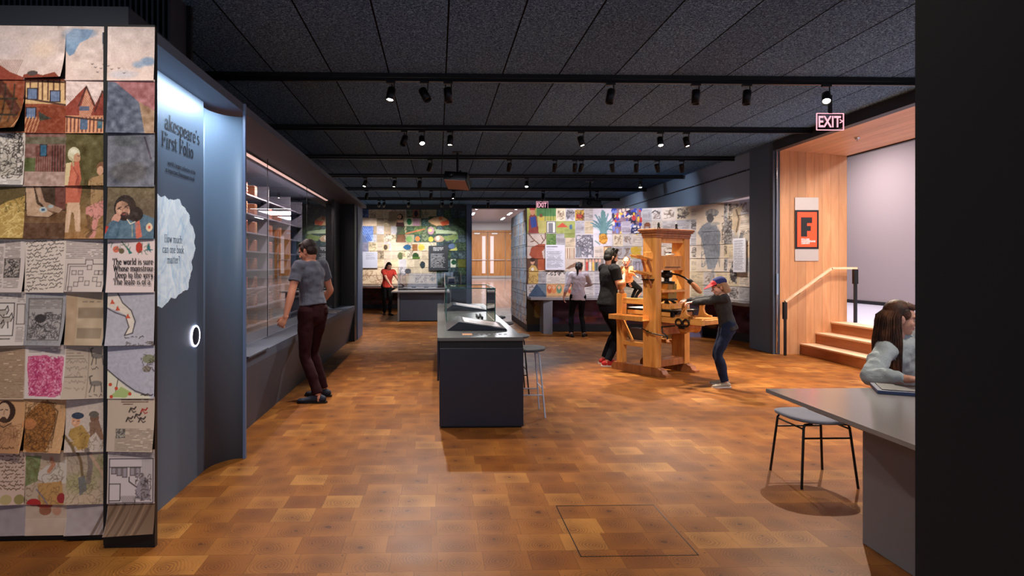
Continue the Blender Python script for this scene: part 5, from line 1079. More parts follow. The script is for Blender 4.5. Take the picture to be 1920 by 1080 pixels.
# handrail
hr = empty('handrail', 'wooden topped handrail with two black posts beside the steps', 'handrail', (5.72, 9.95, 0))
MB().box(-.02, .02, -.012, .012, 0, .87).build('post', M['black'], hr); MB().box(1.155, 1.205, -.012, .012, .54, 1.43).build('post', M['black'], hr)
MB().box(-.03, .02, -.03, .03, .60, .88).build('post_sleeve', M['black'], hr); MB().box(1.145, 1.21, -.03, .03, 1.18, 1.42).build('post_sleeve', M['black'], hr)
MB().bar((0, 0, .89), (.78, 0, 1.44), .045, .035).bar((.77, 0, 1.44), (1.2, 0, 1.44), .045, .035).build('rail', M['tread'], hr)
for x, z in ((.25, 1.03), (.6, 1.28)): MB().tube([(x, 0, z), (x, .15, z-.06)], .008, 8).build('bracket', M['black'], hr)

# ================================================================ ceiling tracks, spotlights, projectors
TY = [6.6+2.44*k for k in range(6)]
TX = [(-5.5, 5.58), (-5.5, 5.62), (-5.5, 5.62), (-5.5, 5.62), (-5.5, 5.62), (-5.5, 5.62)]
for k, (y, (a, b)) in enumerate(zip(TY, TX)):
    t_ = empty('lighting_track', f'{["nearest", "second", "third", "fourth", "fifth", "farthest"][k]} of six black lighting tracks across the ceiling', 'lighting track', ((a+b)/2, y, 3.55), 0, 'ceiling lighting tracks')
    L = (b-a)/2; MB().box(-L, L, -.025, .025, -.045, 0).build('joist', M['black'], t_); MB().box(-L, L, -.018, .018, -.085, -.05).build('track_rail', M['iron'], t_)
def make_fixture(lit):
    f = bpy.data.objects.new('track_spotlight', None); COL.objects.link(f)
    MB().box(-.05, .05, -.018, .018, -.022, 0).build('adapter', M['black'], f)
    MB().tube([(.035, 0, -.02), (.035, 0, -.10)], .007, 8).build('stem', M['black'], f)
    hd = MB().lathe([(.005, .075), (.04, .07), (.045, .06), (.045, -.085), (.040, -.085), (.036, -.06)], (0, 0, 0), 18).build('lamp_head', M['iron'], f); hd.location = (0, 0, -.135)
    ln = MB().lathe([(.0, -.062), (.037, -.062)], (0, 0, 0), 18).build('lens', M['lamp'] if lit else M['lamp_off'], hd)
    return f
FX = {True: make_fixture(True), False: make_fixture(False)}; FU = {True: False, False: False}
def fixture(k, px, lit, aim, W=0, size=55, col=(1, .84, .66), blend=.6, label=None, x=None):
    y = TY[k]; 
    if x is None: x = ((px-853)/1150+.028)*y/(1-.0)*1.0
    f = FX[lit] if not FU[lit] else copy_tree(FX[lit]); FU[lit] = True
    f.location = (x, y, 3.465)
    hd = [c for c in f.children if c.name.startswith('lamp_head')][0]
    p = Vector((x, y, 3.33)); q = (Vector(aim)-p).to_track_quat('-Z', 'Y'); hd.rotation_mode = 'QUATERNION'; hd.rotation_quaternion = q
    n = fixture.n.get(k, 0); fixture.n[k] = n+1
    tag(f, f'{"lit" if lit else "unlit"} black spotlight, {NUMS[n]} from the left on the {["nearest", "second", "third", "fourth", "fifth", "farthest"][k]} ceiling track', 'spotlight', f'spotlights on the {["nearest", "second", "third", "fourth", "fifth", "farthest"][k]} track')
    if lit and W:
        l = bpy.data.lights.new('spot', 'SPOT'); l.energy = W; l.spot_size = math.radians(size); l.spot_blend = blend; l.color = col; l.shadow_soft_size = .035
        o = bpy.data.objects.new('spot_beam', l); COL.objects.link(o); d = (Vector(aim)-p).normalized(); o.location = p+d*.10; o.rotation_mode = 'QUATERNION'; o.rotation_quaternion = q
    return f
fixture.n = {}
WARM = (1, .86, .70); NEUT = (1, .93, .86); COOL = (.80, .87, 1)
# nearest track
fixture(0, 733, True, (-.9, 5.4, 0), 200, 75, NEUT)
fixture(0, 796, False, (1.0, 5.6, 1)); fixture(0, 840, False, (.4, 6.4, 0)); fixture(0, 1147, False, (1.2, 6.2, 0)); fixture(0, 1310, False, (2.6, 6.5, 0)); fixture(0, 1408, False, (3.1, 6.5, 0))
fixture(0, 1562, True, (2.7, 4.1, .3), 420, 60, WARM)
# second track
fixture(1, 758, False, (-1.5, 8, 0)); fixture(1, 791, True, (.2, 6.3, 0), 330, 70, NEUT); fixture(1, 844, True, (.0, 8.2, 0), 200, 55, NEUT)
fixture(1, 1091, True, (2.8, 8.2, .4), 520, 55, WARM); fixture(1, 1242, True, (3.0, 7.2, 0), 520, 70, WARM); fixture(1, 1292, True, (4.2, 8.0, 0), 420, 70, WARM)
# third
for px, ax in ((806, -1), (955, 1), (1041, 2), (1079, 2.5), (1091, 2.2), (1150, 4), (1196, 4), (1236, 5)): fixture(2, px, False, (ax, 12.6, 1))
fixture(2, 1283, True, (5.3, 12.6, .9), 90, 44, NEUT)
# fourth
fixture(3, 685, True, (-2.4, 12.6, 0), 200, 60, NEUT); fixture(3, 740, True, (-1.6, 13.0, 0), 260, 70, NEUT); fixture(3, 787, False, (-.9, 14, 0)); fixture(3, 988, True, (1.6, 12.0, 0), 260, 70, COOL); fixture(3, 1204, True, (4.3, 13.0, 1.0), 200, 60, WARM)
# fifth
fixture(4, 688, False, (-3, 17, 0)); fixture(4, 808, True, (-.7, 17.2, .8), 260, 65, NEUT); fixture(4, 850, True, (.0, 15.5, 0), 240, 70, NEUT); fixture(4, 1019, False, (2.4, 16, 0)); fixture(4, 1121, False, (4, 16, 0))
# farthest
for px, ax in ((640, -4.1), (711, -2.4), (720, -2.2), (766, -1.2), (829, -.4), (846, .0)): fixture(5, px, True, (ax, 21, 1.7), 135, 62, (1, .96, .93))
fixture(5, 915, False, (1.4, 20, 0))
def bare_spot(loc, aim, W, size=60, col=NEUT, blend=.6, r=.05):
    l = bpy.data.lights.new('spot', 'SPOT'); l.energy = W; l.spot_size = math.radians(size); l.spot_blend = blend; l.color = col; l.shadow_soft_size = r
    o = bpy.data.objects.new('spot_beam', l); COL.objects.link(o); o.location = loc; o.rotation_euler = (Vector(aim)-Vector(loc)).to_track_quat('-Z', 'Y').to_euler(); return o
# wall washers above the paper wall and over the entrance side of the gallery (tracks behind the camera)
for x, t in ((2.3, 2.4), (3.3, 3.4), (4.4, 4.5)): bare_spot((x, 11.55, 3.36), (t, 13.7, 1.7), 150, 66, (.96, .93, 1))
bare_spot((4.6, 10.7, 3.30), (5.65, 12.5, 1.5), 230, 54)
for x in (-2.6, -1.4): bare_spot((x+.8, 1.1, 3.4), (x, 3.35, 1.3), 105, 80, NEUT)
bare_spot((.9, 1.2, 3.4), (1.4, 2.9, 0), 120, 100, WARM, 1, .15); bare_spot((-.4, 1.8, 3.4), (.1, 4.0, 0), 80, 100, WARM, 1, .15); bare_spot((3.6, 3.2, 3.4), (3.4, 5.2, 0), 130, 100, WARM, 1, .15)
# recess lamp in the hood, cool
a_ = bpy.data.lights.new('hood_lamp', 'AREA'); a_.energy = 11; a_.color = (.78, .89, 1); a_.shape = 'RECTANGLE'; a_.size = .06; a_.size_y = 1.2
ao = bpy.data.objects.new('hood_lamp', a_); COL.objects.link(ao); ao.location = (-1.56, 4.05, 2.665); ao.rotation_euler = (0, math.radians(12), 0)
# alcove and landing lamps
bare_spot((6.25, 8.3, 3.30), (6.3, 9.6, 1.3), 200, 110, (1, .88, .80), 1, .1); bare_spot((6.25, 6.6, 3.30), (6.4, 7.6, 0), 300, 120, (1, .86, .80), 1, .1); bare_spot((6.25, 4.9, 3.30), (6.4, 5.6, 0), 200, 120, (1, .86, .80), 1, .1)
for y in (6, 10, 14):
    l = bpy.data.lights.new('landing_lamp', 'AREA'); l.energy = 130; l.size = 1.0; l.color = (1, .90, .92); o = bpy.data.objects.new('landing_lamp', l); COL.objects.link(o); o.location = (8.7, y, 4.38)
for y in (23.5, 26.5, 29.5):
    l = bpy.data.lights.new('lobby_lamp', 'AREA'); l.energy = 105; l.size = 2.0; l.color = (.92, .94, 1); o = bpy.data.objects.new('lobby_lamp', l); COL.objects.link(o); o.location = (2.6, y, 3.70)
# unseen lamp added inside the showcase to brighten the books
l = bpy.data.lights.new('showcase_fill', 'AREA'); l.energy = 120; l.shape = 'RECTANGLE'; l.size = .05; l.size_y = 5.5; l.color = (1, .82, .80); o = bpy.data.objects.new('showcase_fill', l); COL.objects.link(o); o.location = (-2.05, 8.0, 2.63); o.rotation_euler = (0, math.radians(34), 0)
# projectors
def projector(loc, label, w_, tilt, rz):
    p = empty('projector', label, 'projector', (loc[0], loc[1], 3.55), rz)
    dz = loc[2]-3.55
    MB().lathe([(.10, -.012), (.10, 0)], (0, 0, 0), 16).build('ceiling_plate', M['black'], p); MB().tube([(0, 0, -.01), (0, 0, dz+.14)], .022, 10).build('pole', M['black'], p)
    Mx = Euler((tilt, 0, 0)).to_matrix(); c = Vector((0, 0, dz))
    b = MB().box(-w_/2, w_/2, -.19, .19, -.085, .085, .02); bo = b.build('body', M['black'], p); bo.location = c; bo.rotation_euler = (tilt, .10, 0)
    MB().lathe([(.05, 0), (.055, .03), (.045, .05), (.03, .052)], (-.08, -.19, 0), 16, Matrix(((1, 0, 0), (0, 0, -1), (0, 1, 0)))).build('lens_barrel', M['iron'], bo)
    MB().box(-w_/2+.02, w_/2-.02, -.17, .17, -.088, -.085).build('underside', mat('pink_grey_plate', (.70, .58, .56), .4), bo)
    br = MB().box(-.15, .15, -.1, .1, .10, .115); br.box(-.15, -.14, -.05, .05, .02, .11).box(.14, .15, -.05, .05, .02, .11); br.build('mount_bracket', M['iron'], bo)
    for k in range(4): MB().tube([(-.1+.07*k, .12, .09), (-.12+.09*k, .14, .17), (-.03+.02*k, .05, .2), (0, .02, .24)], .006, 6).build('cable', M['black'], bo)
    return p
projector((.36, 11.2, 3.03), 'large black projector on a ceiling mount above the island', .44, math.radians(-24), math.radians(-18))
projector((3.75, 15.0, 2.99), 'slim black projector on a long ceiling pole before the paper wall', .46, math.radians(0), 0)

bare_spot((.2, 14.0, 3.38), (2.0, 15.2, 1.3), 150, 70, COOL); bare_spot((3.4, 12.4, 3.2), (5.7, 14.2, 2.9), 90, 46, COOL, 1); bare_spot((3.6, 16.2, 3.2), (5.7, 17.4, 2.9), 90, 50, COOL, 1)  # added cool fills, no fixtures: page-covered side of the wall, then the fascia
bare_spot((-.6, 14.3, 3.38), (-.5, 16.6, .8), 160, 60, NEUT); bare_spot((.2, 10.2, 3.4), (.1, 12.0, 0), 130, 90, COOL, 1)  # added fills without fixtures for the far table and the mid-gallery floor

bare_spot((1.7, 5.6, 3.4), (3.1, 8.4, 1.1), 230, 42, WARM, .8, .08)
bare_spot((3.2, 11.6, 3.38), (3.3, 13.4, .3), 60, 70, (.85, .75, 1), 1, .1)  # added violet fill to lift the mural under the counter
# ================================================================ wooden hand press; local x = along the bed, y = across, near side is -y
PR = empty('printing_press', 'large wooden hand printing press standing on the floor by the paper wall', 'printing press', (3.18, 8.44, 0), math.radians(-56.6))
def pb(name, mt, *bx, par=None, bev=.004):
    m = MB()
    for b in bx: m.box(*b, bev)
    return m.build(name, mt, par or PR)
W_, WD, WX = M['beech'], M['beechd'], M['beechx']
for s_ in (-1, 1):
    y = .32*s_
    prof = [(-.66, .0), (-.66, .06), (-.62, .11), (.13, .11), (.16, .09), (.19, .085), (.22, .04), (.26, .03), (.26, 0)]
    MB().prism_m(prof, y-.055, y+.055, Matrix(((1, 0, 0), (0, 0, 1), (0, 1, 0)))).build('foot_sled', WD, PR)
    pb('cheek', W_, (-.105, .105, y-.06, y+.06, .11, 1.86))
    po = pb('rear_post', W_, (-.57, -.47, y-.05, y+.05, .11, 1.09))
    MB().lathe([(.035, 1.09), (.045, 1.10), (.045, 1.115), (.028, 1.125), (.036, 1.14), (.024, 1.15), (.05, 1.175), (.062, 1.205), (.06, 1.235), (.042, 1.26), (.0, 1.268)], (-.52, y, 0), 18).build('finial', WD, po)
    pb('side_rail', WX, (-.475, -.10, y-.025, y+.025, .95, 1.03))
    pb('side_rail', WX, (-.475, -.10, y-.02, y+.02, .36, .42))
    MB().bar((-.47, y-.03, .72), (-.30, y-.03, .44), .02, .03).build('brace', W_, PR)
MB().box(-.112, .112, -.385, .385, 1.86, 1.89, .004).box(-.12, .12, -.395, .395, 1.89, 1.93, .006).box(-.14, .14, -.415, .415, 1.93, 1.95, .006).box(-.155, .155, -.43, .43, 1.95, 1.985, .01).build('cornice_cap', WD, PR)
for y in (-.18, .22): MB().lathe([(.022, 1.985), (.026, 2.0), (.014, 2.02), (.018, 2.05), (.012, 2.075), (.0, 2.08)], (0, y, 0), 12).build('cap_finial', M['black'], PR)
pb('top_rail', W_, (-.06, .085, -.26, .26, 1.80, 1.86))
hb = pb('head_block', W_, (-.08, .085, -.26, .26, 1.42, 1.62))
pb('raised_panel', W_, (.085, .10, -.17, .17, 1.465, 1.585), par=hb); pb('panel_slot', M['black'], (.098, .102, -.17, .17, 1.46, 1.468), par=hb, bev=0)
for i, y in enumerate((-.17, .07)): MB().ell((0, y, 1.645), (.03, .03, .03), 10, 8).build('bolt_nut', M['iron'], PR)
# screw and toggle
MB().lathe([(.045, 1.42), (.045, 1.39), (.075, 1.385), (.08, 1.34), (.06, 1.32), (.035, 1.31), (.035, 1.27), (.11, 1.265), (.11, 1.235), (.06, 1.23)], (0, 0, 0), 18).box(-.05, .05, -.05, .05, 1.325, 1.395).build('screw', M['iron'], PR)
hz = pb('hose_box', mat('hose_gold', (.60, .44, .20), .35, metal=.35), (-.09, .09, -.09, .09, 1.03, 1.235))
pb('hose_band', M['brass'], (-.094, .094, -.094, .094, 1.03, 1.09), par=hz); pb('corner_strap', M['brass'], (.088, .096, .02, .095, 1.09, 1.235), par=hz)
sh = MB().box(-.08, .115, -.26, -.095, 1.12, 1.155, .003).box(-.08, .115, .095, .26, 1.12, 1.155, .003).box(.095, .12, -.26, .26, 1.12, 1.155, .003); sh.build('till_shelf', W_, PR)
fo = MB()
for a in range(4):
    c, q = math.cos(a*PI/2+PI/4), math.sin(a*PI/2+PI/4); fo.tube([(.03*c, .03*q, 1.02), (.07*c, .07*q, .99), (.12*c, .12*q, .965)], [.012, .014, .02], 8)
fo.box(-.10, .10, -.10, .10, 1.0, 1.03).lathe([(.02, 1.0), (.03, .97), (.012, .955)], (0, 0, 0), 10).build('iron_feet', M['iron'], PR)
pb('platen', W_, (-.15, .17, -.18, .18, .895, .962)); pb('platen_cleat', W_, (.17, .21, -.12, .12, .90, .94))
bar = MB().tube([(.0, 0, 1.365), (.10, -.01, 1.372), (.20, -.02, 1.36), (.30, -.03, 1.325), (.38, -.035, 1.28), (.43, -.04, 1.25)], .0125, 10).lathe([(.03, -.03), (.034, 0), (.03, .03)], (.40, -.037, 1.268), 12, Euler((0, PI/2+.6, 0)).to_matrix())
ba = bar.build('pull_bar', M['iron'], PR); MB().tube([(.41, -.038, 1.263), (.46, -.043, 1.22), (.52, -.047, 1.165), (.56, -.05, 1.13)], [.022, .036, .034, .02], 12).build('bar_handle', WD, ba)
# bed, tympan
bd = pb('bed_box', WX, (-.52, .27, -.24, .24, .80, .858)); ir = MB()
for x in (-.52, .24): ir.box(x-.006, x+.036, -.246, -.20, .80, .87).box(x-.006, x+.036, .20, .246, .80, .87)
ir.box(.20, .30, -.19, -.10, .83, .875).box(.20, .32, -.17, -.13, .875, .89).build('corner_irons', M['iron'], bd)
pb('tympan', mat('tympan_skin', (.88, .85, .80), .6), (-.54, .33, -.215, .215, .868, .885)); pb('tympan_frame', M['iron'], (-.55, .34, -.235, -.217, .862, .888), (-.55, .34, .217, .235, .862, .888), (.33, .345, -.235, .235, .862, .888), bev=0)
for s_ in (-1, 1):
    pb('long_rail', WX, (-.60, .70, .20*s_-.03, .20*s_+.03, .715, .79)); pb('runner_strip', WX, (.0, .68, .20*s_-.012, .20*s_+.012, .79, .803))
    pr = [(.36, .80), (.56, .80), (.555, .82), (.50, .825), (.455, .85), (.44, .90), (.45, .97), (.435, 1.0), (.40, 1.0), (.39, .95), (.385, .88), (.37, .83)]
    MB().prism_m(pr, .20*s_-.02, .20*s_+.02, Matrix(((1, 0, 0), (0, 0, 1), (0, 1, 0)))).build('gallows_bracket', W_, PR)
pb('end_board', WX, (.42, .66, -.17, .17, .775, .795)); pb('cross_bar', W_, (.64, .70, -.17, .17, .72, .78)); pb('cross_bar', W_, (-.60, -.54, -.17, .17, .72, .78))
pb('winter_beam', WD, (-.09, .09, -.26, .26, .54, .70)); pb('lower_beam', WD, (-.09, .09, -.26, .26, .11, .2))
# frisket handle held by the child's hand, white grip
MB().tube([(.36, -.05, .93), (.38, -.06, .99), (.33, -.07, 1.02), (.28, -.08, 1.0)], [.016, .022, .026, .016], 10).build('frisket_grip', M['white'], PR)
# drum, crank
MB().lathe([(.02, -.14), (.085, -.14), (.085, -.12), (.07, -.11), (.07, .11), (.085, .12), (.085, .14), (.02, .14)], (.36, 0, .66), 20, Matrix(((1, 0, 0), (0, 0, -1), (0, 1, 0)))).build('strap_drum', WX, PR)
cr = MB().tube([(.20, -.1, .67), (.20, -.38, .67)], .012, 8).tube([(.20, -.38, .67), (.22, -.39, .60), (.30, -.40, .56), (.30, -.40, .50)], .010, 8).tube([(-.105, -.405, .63), (.02, -.41, .585), (.12, -.41, .57), (.30, -.40, .555)], .008, 8)
for x in (.36, .47): cr.tube([(x+.045*math.cos(a), -.245, .735+.045*math.sin(a)) for a in [2*PI*i/16 for i in range(17)]], .012, 6)
cr.box(.38, .45, -.27, -.235, .655, .70); co = cr.build('rounce_crank', M['iron'], PR)
MB().lathe([(.015, 0), (.022, .01), (.024, .06), (.02, .09), (.012, .1)], (.30, -.40, .50), 12, Euler((PI/2+.2, 0, .9)).to_matrix()).build('crank_handle', WD, co)
MB().tube([(-.02, -.385, .60), (.0, -.40, .59), (.03, -.405, .585), (.0, -.41, .575), (-.03, -.40, .59)], .014, 6).build('strap_knot', M['brass'], co)
# ink table tray on the near side, drawer below
tr_ = MB().box(-.56, .0, -.52, -.385, .735, .745); tr_.box(-.56, .0, -.535, -.52, .735, .80).box(-.56, .0, -.385, -.37, .735, .80).box(-.575, -.56, -.535, -.37, .735, .80); tr_.build('ink_tray', W_, PR)
MB().bar((-.50, -.44, .735), (-.49, -.36, .50), .025, .03).build('tray_brace', W_, PR); pb('dark_drawer', M['slate'], (-.44, -.12, -.26, -.10, .44, .60), par=None)
# rack of pegs for ink balls on the near cheek
rk = pb('peg_rack', W_, (-.085, .075, -.392, -.38, 1.30, 1.67)); sf_ = pb('rack_shelf', M['iron'], (-.09, .09, -.44, -.38, 1.29, 1.305), par=rk)
for z in (1.57, 1.36):
    for x in (-.05, .045):
        MB().tube([(x, -.38, z), (x-.02, -.52, z+.03), (x-.04, -.66, z+.055)], [.018, .017, .013], 10).build('peg', W_, rk)
        MB().bar((x, -.392, z-.16), (x-.01, -.45, z+.0), .02, .025).build('peg_brace', WD, rk)
MB().ell((.0, .08, 1.64), (.07, .05, .02), 10, 6).build('folded_cloth', M['white'], PR)
# ================================================================ people
SK = {}
def skin_mat(name, c):
    m = mat(name, c, .5, bump=.15, bscale=30); b = m.node_tree.nodes['Principled BSDF']; b.inputs['Subsurface Weight'].default_value = .12; b.inputs['Subsurface Radius'].default_value = (.01, .004, .002); return m
SKL = skin_mat('light_skin', (.86, .64, .55)); SKW = skin_mat('warm_skin', (.80, .55, .44)); SKB = skin_mat('baby_skin', (.92, .70, .62)); LIP = mat('lips', (.70, .38, .36), .4)
EYW = mat('eye_white', (.85, .82, .80), .3); EYD = mat('iris_dark', (.12, .08, .06), .2)
def cloth_mat(name, c, r=.85, b=.35, sc=90): return mat(name, c, r, bump=b, bscale=sc, sheen=.15 if sum(c) > 1 else 0, spec=.2)
def crom(P, n=4):
    """P rows (x,y,z,a,b): Catmull-Rom refinement"""
    P = [np.array(p, float) for p in P]; out = []
    for i in range(len(P)-1):
        p0, p1, p2, p3 = P[max(i-1, 0)], P[i], P[i+1], P[min(i+2, len(P)-1)]
        for j in range(n):
            t = j/n; v = .5*(2*p1+(p2-p0)*t+(2*p0-5*p1+4*p2-p3)*t*t+(-p0+3*p1-3*p2+p3)*t**3); v[3:] = np.maximum(v[3:], .7*np.minimum(p1[3:], p2[3:])); out.append(v)
    out.append(P[-1]); return out
def loft(mb, chain, side, n=16, c0=True, c1=True, ref=4):
    """chain rows (x,y,z,a,b); a is the radius along side, b across it. rounded ends unless c0 / c1 is False"""
    P = crom(chain, ref) if ref > 1 else [np.array(p, float) for p in chain]
    side = Vector(side); k = len(P); rings = []; S = side
    for i in range(k):
        d = Vector(P[min(i+1, k-1)][:3]-P[max(i-1, 0)][:3])
        if d.length < 1e-7: d = Vector((0, 0, 1))
        d.normalize(); x = S-d*S.dot(d)
        if x.length < .15: x = Vector((1, 0, 0))-d*d.x if abs(d.x) < .9 else Vector((0, 1, 0))-d*d.y
        x.normalize(); S = x; y = d.cross(x); rings.append((Vector(P[i][:3]), x, y, P[i][3], P[i][4], d))
    full = []
    if c0:
        c, x, y, a, b, d = rings[0]; r = min(a, b)
        for t in (80, 55, 28): full.append((c-d*r*math.sin(math.radians(t)), x, y, a*math.cos(math.radians(t)), b*math.cos(math.radians(t))))
    full += [q[:5] for q in rings]
    if c1:
        c, x, y, a, b, d = rings[-1]; r = min(a, b)
        for t in (28, 55, 80): full.append((c+d*r*math.sin(math.radians(t)), x, y, a*math.cos(math.radians(t)), b*math.cos(math.radians(t))))
    vs = [c+x*a*math.cos(2*PI*j/n)+y*b*math.sin(2*PI*j/n) for c, x, y, a, b in full for j in range(n)]; m = len(full)
    fs = [(i*n+j, i*n+(j+1) % n, (i+1)*n+(j+1) % n, (i+1)*n+j) for i in range(m-1) for j in range(n)]+[tuple(range(n))[::-1], tuple(range((m-1)*n, m*n))]
    mb.add(vs, fs, True); return mb
def fuse(mb, vox, smooth=3, wrinkle=0, wscale=.1):
    """one continuous surface out of overlapping shapes"""
    me = mb.mesh(); o = bpy.data.objects.new('tmp', me); COL.objects.link(o)
    r = o.modifiers.new('r', 'REMESH'); r.mode = 'VOXEL'; r.voxel_size = vox; r.use_smooth_shade = True
    if smooth: s = o.modifiers.new('s', 'SMOOTH'); s.factor = .5; s.iterations = smooth
    if wrinkle:
        tx = bpy.data.textures.new('folds', 'CLOUDS'); tx.noise_scale = wscale; tx.noise_depth = 1
        d = o.modifiers.new('d', 'DISPLACE'); d.texture = tx; d.strength = wrinkle; d.mid_level = .5
    dg = bpy.context.evaluated_depsgraph_get(); out = bpy.data.meshes.new_from_object(o.evaluated_get(dg)); bpy.data.objects.remove(o)
    out.polygons.foreach_set('use_smooth', [True]*len(out.polygons)); return out
def ik(a, c, l1, l2, pole):
    a, c = Vector(a), Vector(c); d = c-a; L = min(d.length, (l1+l2)*.999); d.normalize(); c = a+d*L
    x = (l1*l1-l2*l2+L*L)/(2*L); h = math.sqrt(max(l1*l1-x*x, 0)); p = Vector(pole); p = (p-d*p.dot(d)).normalized(); return a+d*x+p*h, c
def hand(mb, wrist, d, nrm, k, curl=.5, left=False, spread=1.0):
    """palm and five fingers; d towards the fingertips, nrm out of the back of the hand"""
    d = Vector(d).normalized(); nrm = Vector(nrm); nrm = (nrm-d*nrm.dot(d)).normalized(); s = d.cross(nrm)*(1 if left else -1)  # s points to the thumb side
    w = Vector(wrist); P = lambda a, b, c: w+(s*a+d*b+nrm*c)*k
    loft(mb, [(*P(0, -.015, 0), .028*k, .021*k), (*P(0, .025, 0), .034*k, .017*k), (*P(0, .06, 0), .042*k, .015*k), (*P(0, .085, -.002), .041*k, .013*k)], s, 12)
    for i, (sx, L, r) in enumerate(((.033, .072, .0088), (.0115, .08, .009), (-.0105, .075, .0086), (-.031, .060, .0078))):
        b = P(sx, .082, -.001); dd = (d+s*(.10*spread*(1.2-i*.8))*1).normalized(); rows = [(*(b-dd*.02*k), r*k, r*k), (*b, r*k, r*k)]; a = 0; q = b
        for sg, cc in ((.45, curl*.9), (.32, curl*1.1), (.23, curl*.7)):
            a += cc; v = dd*math.cos(a)-nrm*math.sin(a); q = q+v*L*sg*k; rows.append((*q, r*k*(.95 if sg > .3 else .8), r*k*(.95 if sg > .3 else .8)))
        loft(mb, rows, s, 8, ref=2)
    t0 = P(.026, .018, -.004); v = (s*.75+d*.75-nrm*.25).normalized(); v2 = (s*.35+d*1-nrm*(.3+curl*.3)).normalized()
    loft(mb, [(*t0, .013*k, .013*k), (*(t0+v*.030*k), .0115*k, .0115*k), (*(t0+v*.030*k+v2*.028*k), .010*k, .010*k), (*(t0+v*.030*k+v2*.052*k), .008*k, .008*k)], nrm, 8, ref=2)
def person(name_, label, H, pelvis, chest_dir, feet, hands, head_rot, skin, shirt, pants, shoe, hair, neck=None, seated=False, sleeve=.5, hem=.0, build=1.0, eyes=True, vox=.006, child=0, beard=None, glasses=False, pant_w=1.0, shirt_len=0, ripple=.012, anchor=None):
    """all positions in world space; chest_dir = heading (deg, 0 = +y, ccw) the chest faces; head_rot = (heading, pitch down, roll)"""
    k = H/1.75; hs = 1+.12*child   # children have larger heads
    up = Vector((0, 0, 1)); f = Vector((-math.sin(math.radians(chest_dir)), math.cos(math.radians(chest_dir)), 0)); rt = Vector((f.y, -f.x, 0))
    pv = Vector(pelvis); nk = Vector(neck) if neck else pv+up*.525*k
    sp = (nk-pv); ax = sp.normalized(); fw = (f-ax*f.dot(ax)).normalized(); rt2 = fw.cross(ax)
    q = lambda t, o=0: pv+sp*t+fw*o*k
    B = build
    torso = [(*(pv-ax*.03*k), .135*k*B, .095*k*B), (*q(.12, .0), .150*k*B, .105*k*B), (*q(.36, .008), .128*k*B, .092*k*B), (*q(.62, .012), .150*k*B, .105*k*B), (*q(.82, .005), .160*k*B, .098*k*B), (*q(.95, -.005), .105*k, .068*k), (*q(1.02, -.002), .058*k, .056*k)]
    skinb = MB(); loft(skinb, [(r[0], r[1], r[2], r[3]*.9, r[4]*.9) for r in torso], rt2)
    # head
    hd, pt, rl = (math.radians(a) for a in head_rot); HM = Matrix.Rotation(hd, 3, 'Z')@Matrix.Rotation(-pt, 3, 'X')@Matrix.Rotation(rl, 3, 'Y'); hk = k*hs
    hc = nk+up*.118*hk+(HM@Vector((0, .035, 0)))*hk
    hp = lambda x, y, z: hc+HM@Vector((x, y, z))*hk
    loft(skinb, [(*(nk-ax*.03*k), .060*k, .058*k), (*(nk+up*.03*k), .054*k*(1-.1*child), .056*k), (*hp(0, -.022, -.06), .052*hk, .056*hk)], rt2)
    E = lambda c, r: skinb.ell(hp(*c), tuple(v*hk for v in r), 16, 12, HM)
    E((0, -.012, .030), (.074, .092, .082)); E((0, .020, -.020), (.062, .070, .082)); E((0, .040, -.070), (.042, .045, .036)); E((0, .066, -.088), (.020, .018, .016))
    E((0, .066, .028), (.052, .020, .014)); E((0, .072, -.052), (.026, .016, .012)); E((.036, .052, -.024), (.022, .024, .024)); E((-.036, .052, -.024), (.022, .024, .024))
    loft(skinb, [(*hp(0, .080, .018), .008*hk, .008*hk), (*hp(0, .094, -.006), .010*hk, .010*hk), (*hp(0, .103, -.022), .014*hk, .011*hk), (*hp(0, .090, -.030), .015*hk, .008*hk)], HM@Vector((1, 0, 0)), 8)
    for s_ in (-1, 1): E((.074*s_, -.008, -.008), (.010, .019, .032)); E((.082*s_, -.014, .006), (.007, .012, .018))
    for z in (-.049, -.059): loft(skinb, [(*hp(-.022, .076, z), .003*hk, .003*hk), (*hp(0, .088, z), .006*hk, .0055*hk), (*hp(.022, .076, z), .003*hk, .003*hk)], up, 6)
    # shoulders, arms
    shb = MB(); sl_end = sleeve; hem_t = -shirt_len
    st = [(*(pv+sp*hem_t), .178*k*B*pant_w, .136*k*B), (*(pv+sp*(hem_t+.06)), .176*k*B*pant_w, .134*k*B)] if shirt_len >= 0 else []
    ex = .016*k
    st += [(r[0], r[1], r[2], r[3]+ex, r[4]+ex) for r in torso[1:-1]]+[(*q(1.0, -.004), .068*k, .064*k)]
    loft(shb, st, rt2, 24, c0=False, c1=False)
    la, lf = .290*k, .255*k
    for i, hnd in enumerate(hands):
        s_ = -1 if i == 0 else 1   # first = left arm
        sh = q(.90, 0)+rt2*s_*.165*k*B
        wp, hdir, hn, curl, pole = hnd; el, wr = ik(sh, wp, la, lf, pole)
        arm = [(*(q(.9)+rt2*s_*.09*k), .055*k, .055*k), (*sh, .058*k*B, .055*k*B), (*(sh+(el-sh)*.35), .050*k*B, .049*k*B), (*(sh+(el-sh)*.8), .041*k*B, .041*k*B), (*el, .039*k, .040*k), (*(el+(wr-el)*.3), .042*k*B, .040*k*B), (*(el+(wr-el)*.75), .030*k, .028*k), (*wr, .026*k, .021*k)]
        loft(skinb, arm, rt2, 14); hand(skinb, wr, hdir, hn, k*.96, curl, left=(i == 0))
        # sleeve
        rows = [(*(q(.9)+rt2*s_*.08*k), .062*k, .066*k), (*(sh+up*.004), .070*k*B, .068*k*B)]
